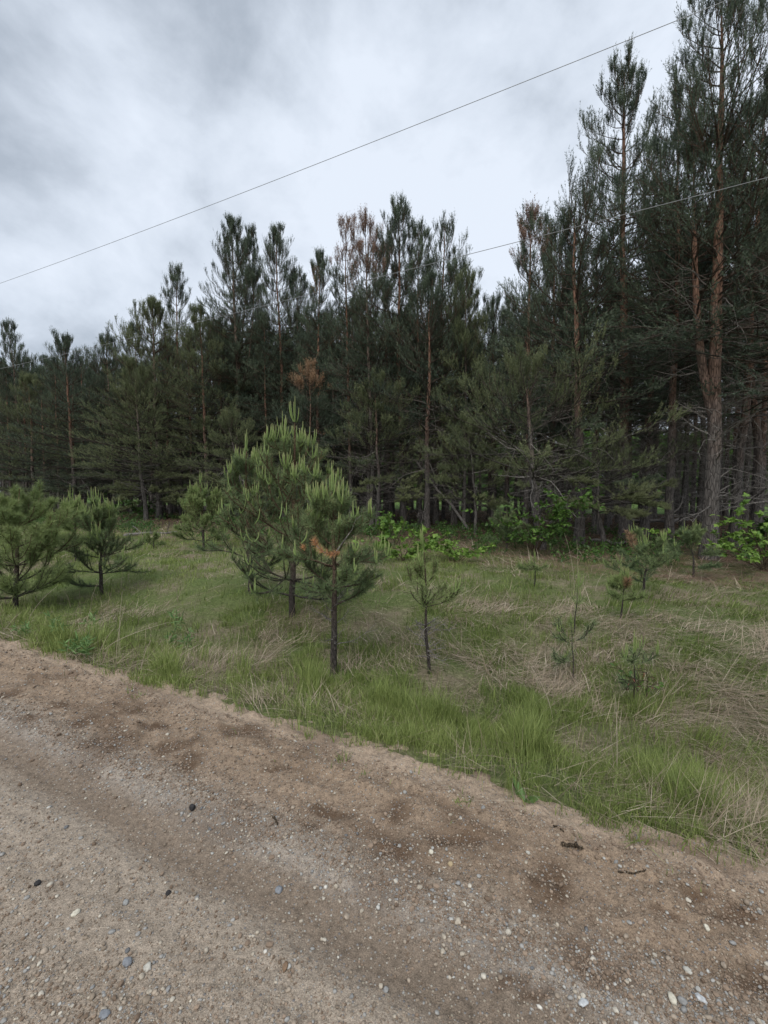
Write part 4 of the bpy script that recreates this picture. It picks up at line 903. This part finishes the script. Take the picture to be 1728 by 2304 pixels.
# tall dry stalks
def stalk(px, py, ptx, pty, label, dx=0., w_=.0028, mt='straw', tint=.8):
    x, y = hit(px, py); z = float(gz(x, y)); xt, zt = at_depth(ptx, pty, y + dx); t = np.linspace(0, 1, 9)
    P = np.stack([(xt - x) * t ** 1.5, dx * t, (zt - z) * (t ** .8)], 1); V, T = tubes(P[None], np.linspace(w_, w_ * .4, 9)[None], 4)
    o = mesh_tri('grass_stalk', V, T, M[mt], attrs={'tint': np.full(len(V), tint)}); o.location = (x, y, z); tag(o, label, 'grass stalk', 'tall dry grass stalks')
for a in [(268, 1490, 275, 1330, 'upright dry stalk on the left verge, tallest of its cluster'), (262, 1492, 285, 1350, 'dry stalk leaning slightly right beside the tallest of the left verge'), (225, 1480, 380, 1400, 'dry stalk bent far to the right on the left verge'),
          (60, 1420, 130, 1318, 'pale arched stalk in front of the left edge young pine'), (318, 1515, 340, 1440, 'pale short stalk at the sand edge of the left verge'), (380, 1510, 450, 1450, 'thin stalk leaning right between verge and meadow at left'),
          (222, 1490, 260, 1410, 'green yellow stalk curving up on the left verge', 0, .0025), (1388, 1745, 1385, 1570, 'straight pale stalk standing in the right verge grass'), (1245, 1640, 1195, 1500, 'pale stalk leaning left in the straw bank'),
          (1292, 1330, 1270, 1200, 'thin dry stalk in mid meadow leaning left'), (1300, 1330, 1298, 1215, 'thin dry upright stalk in mid meadow'), (1340, 1330, 1375, 1272, 'bare reddish twig leaning right in mid meadow')]:
    stalk(*a)
# twigs, logs, leaning dead trunk
def log(name, cat, pts, rad, label, mt='deadwood'):
    pts = np.array(pts, float); b = pts[0].copy(); n = 10; t = np.linspace(0, 1, n); k = np.linspace(0, 1, len(pts))
    P = np.stack([np.interp(t, k, pts[:, q]) for q in range(3)], 1); r = np.random.default_rng(len(label)); P += r.normal(0, rad * .4, P.shape)
    A = Acc(); V, T = tubes((P - b)[None], (rad * np.linspace(1, .6, n) * r.uniform(.85, 1.15, n))[None], 7); A.add(V, T)
    m = 4; Pp, Dd = along((P - b)[None], r.uniform(.3, .9, (1, m)))
    if cat != 'twig':
        tp, _, _ = curve(Pp[0], r.random(m) * 6.28, r.uniform(.1, .9, m), np.zeros(m), r.uniform(2, 9, m) * rad, 4, r, .15); V, T = tubes(tp, rad * .25 * np.ones((m, 4)), 4); A.add(V, T)
    o = A.build(name, M[mt], smooth=True); o.location = b; tag(o, label, cat)
def G(px, py, dz=0.): x, y = hit(px, py); return (x, y, float(gz(x, y)) + dz)
log('fallen_log', 'log', [G(280, 1208, .08), G(330, 1206, .1), G(400, 1203, .1)], .06, 'pale fallen log lying at the back of the green patch, left')
X1 = at_depth(935, 1035, 19.); X2 = at_depth(1052, 1180, 18.2)
log('leaning_dead_trunk', 'dead trunk', [(X2[0], 18.2, float(ground(X2[0], 18.2))), (X1[0], 19., X1[1])], .07, 'dead trunk leaning left against the middle forest trees')
log('fallen_branch', 'branch', [G(1330, 1222, .1), G(1385, 1232, .12), G(1450, 1225, .05)], .05, 'fallen dark branch on the forest floor by the tall pointed pine')
log('fallen_log', 'log', [G(1420, 1180, .2), G(1480, 1184, .25), G(1540, 1178, .2)], .1, 'fallen log deeper in the shaded trunks at the right')
log('twig', 'twig', [G(1265, 1905, .012), G(1290, 1910, .016), G(1312, 1912, .012)], .009, 'short dark twig lying on the sand at the lower right', 'stem')
log('twig', 'twig', [G(1390, 1965, .008), G(1425, 1972, .014), G(1455, 1962, .008)], .004, 'thin forked twig on the sand below the sprawling tuft', 'stem')
log('twig', 'twig', [G(615, 1840, .006), G(622, 1850, .006), G(626, 1858, .006)], .005, 'small brown twig on the gravel strip', 'stem')
log('twig', 'twig', [G(1245, 1862, .01), G(1262, 1870, .012), G(1270, 1872, .01)], .004, 'thin twig on the verge sand above the short dark twig', 'stem')

# ------------------------------------------------------------ power lines
m, nt, b = mat('wire'); b.inputs['Base Color'].default_value = (.30, .30, .31, 1); b.inputs['Roughness'].default_value = .5; b.inputs['Metallic'].default_value = .3
def wire(perp, pix, rad, label, m):
    vc = -2.52 / Q; v = vc + perp; U_, Z_ = [], []
    for px, py in pix:
        a, yy, zz_ = ray(px * D, py * D); t = perp * Q / (yy + .49 * a); x, y = a * t, yy * t
        U_.append(uv(x, y)[0]); Z_.append(CAMZ + zz_ * t)
    k = np.polyfit(U_, Z_, 2); k[0] = np.clip(k[0], .0, .002); k[1:] = np.polyfit(U_, np.array(Z_) - k[0] * np.array(U_) ** 2, 1)
    us = np.linspace(-80, 45, 60); X, Y = xy(us, np.full(60, v)); Z = np.polyval(k, us)
    P = np.stack([X, Y, Z], 1); c = P[30].copy(); V, T = tubes((P - c)[None], np.full((1, 60), rad), 6); o = mesh_tri('power_line', V, T, m, smooth=True); o.location = c
    tag(o, label, 'power line')
m2, nt2, b2 = mat('wire_bright'); b2.inputs['Base Color'].default_value = (.22, .22, .225, 1); b2.inputs['Roughness'].default_value = .45
wire(11.0, [(0, 612), (600, 387), (1510, 25)], .007, 'upper power line crossing the open sky from left to the tall right pine', m)
wire(7.9, [(95, 775), (720, 622), (1130, 522), (1655, 383)], .0048, 'lower power line passing in front of the tall pines', m2)
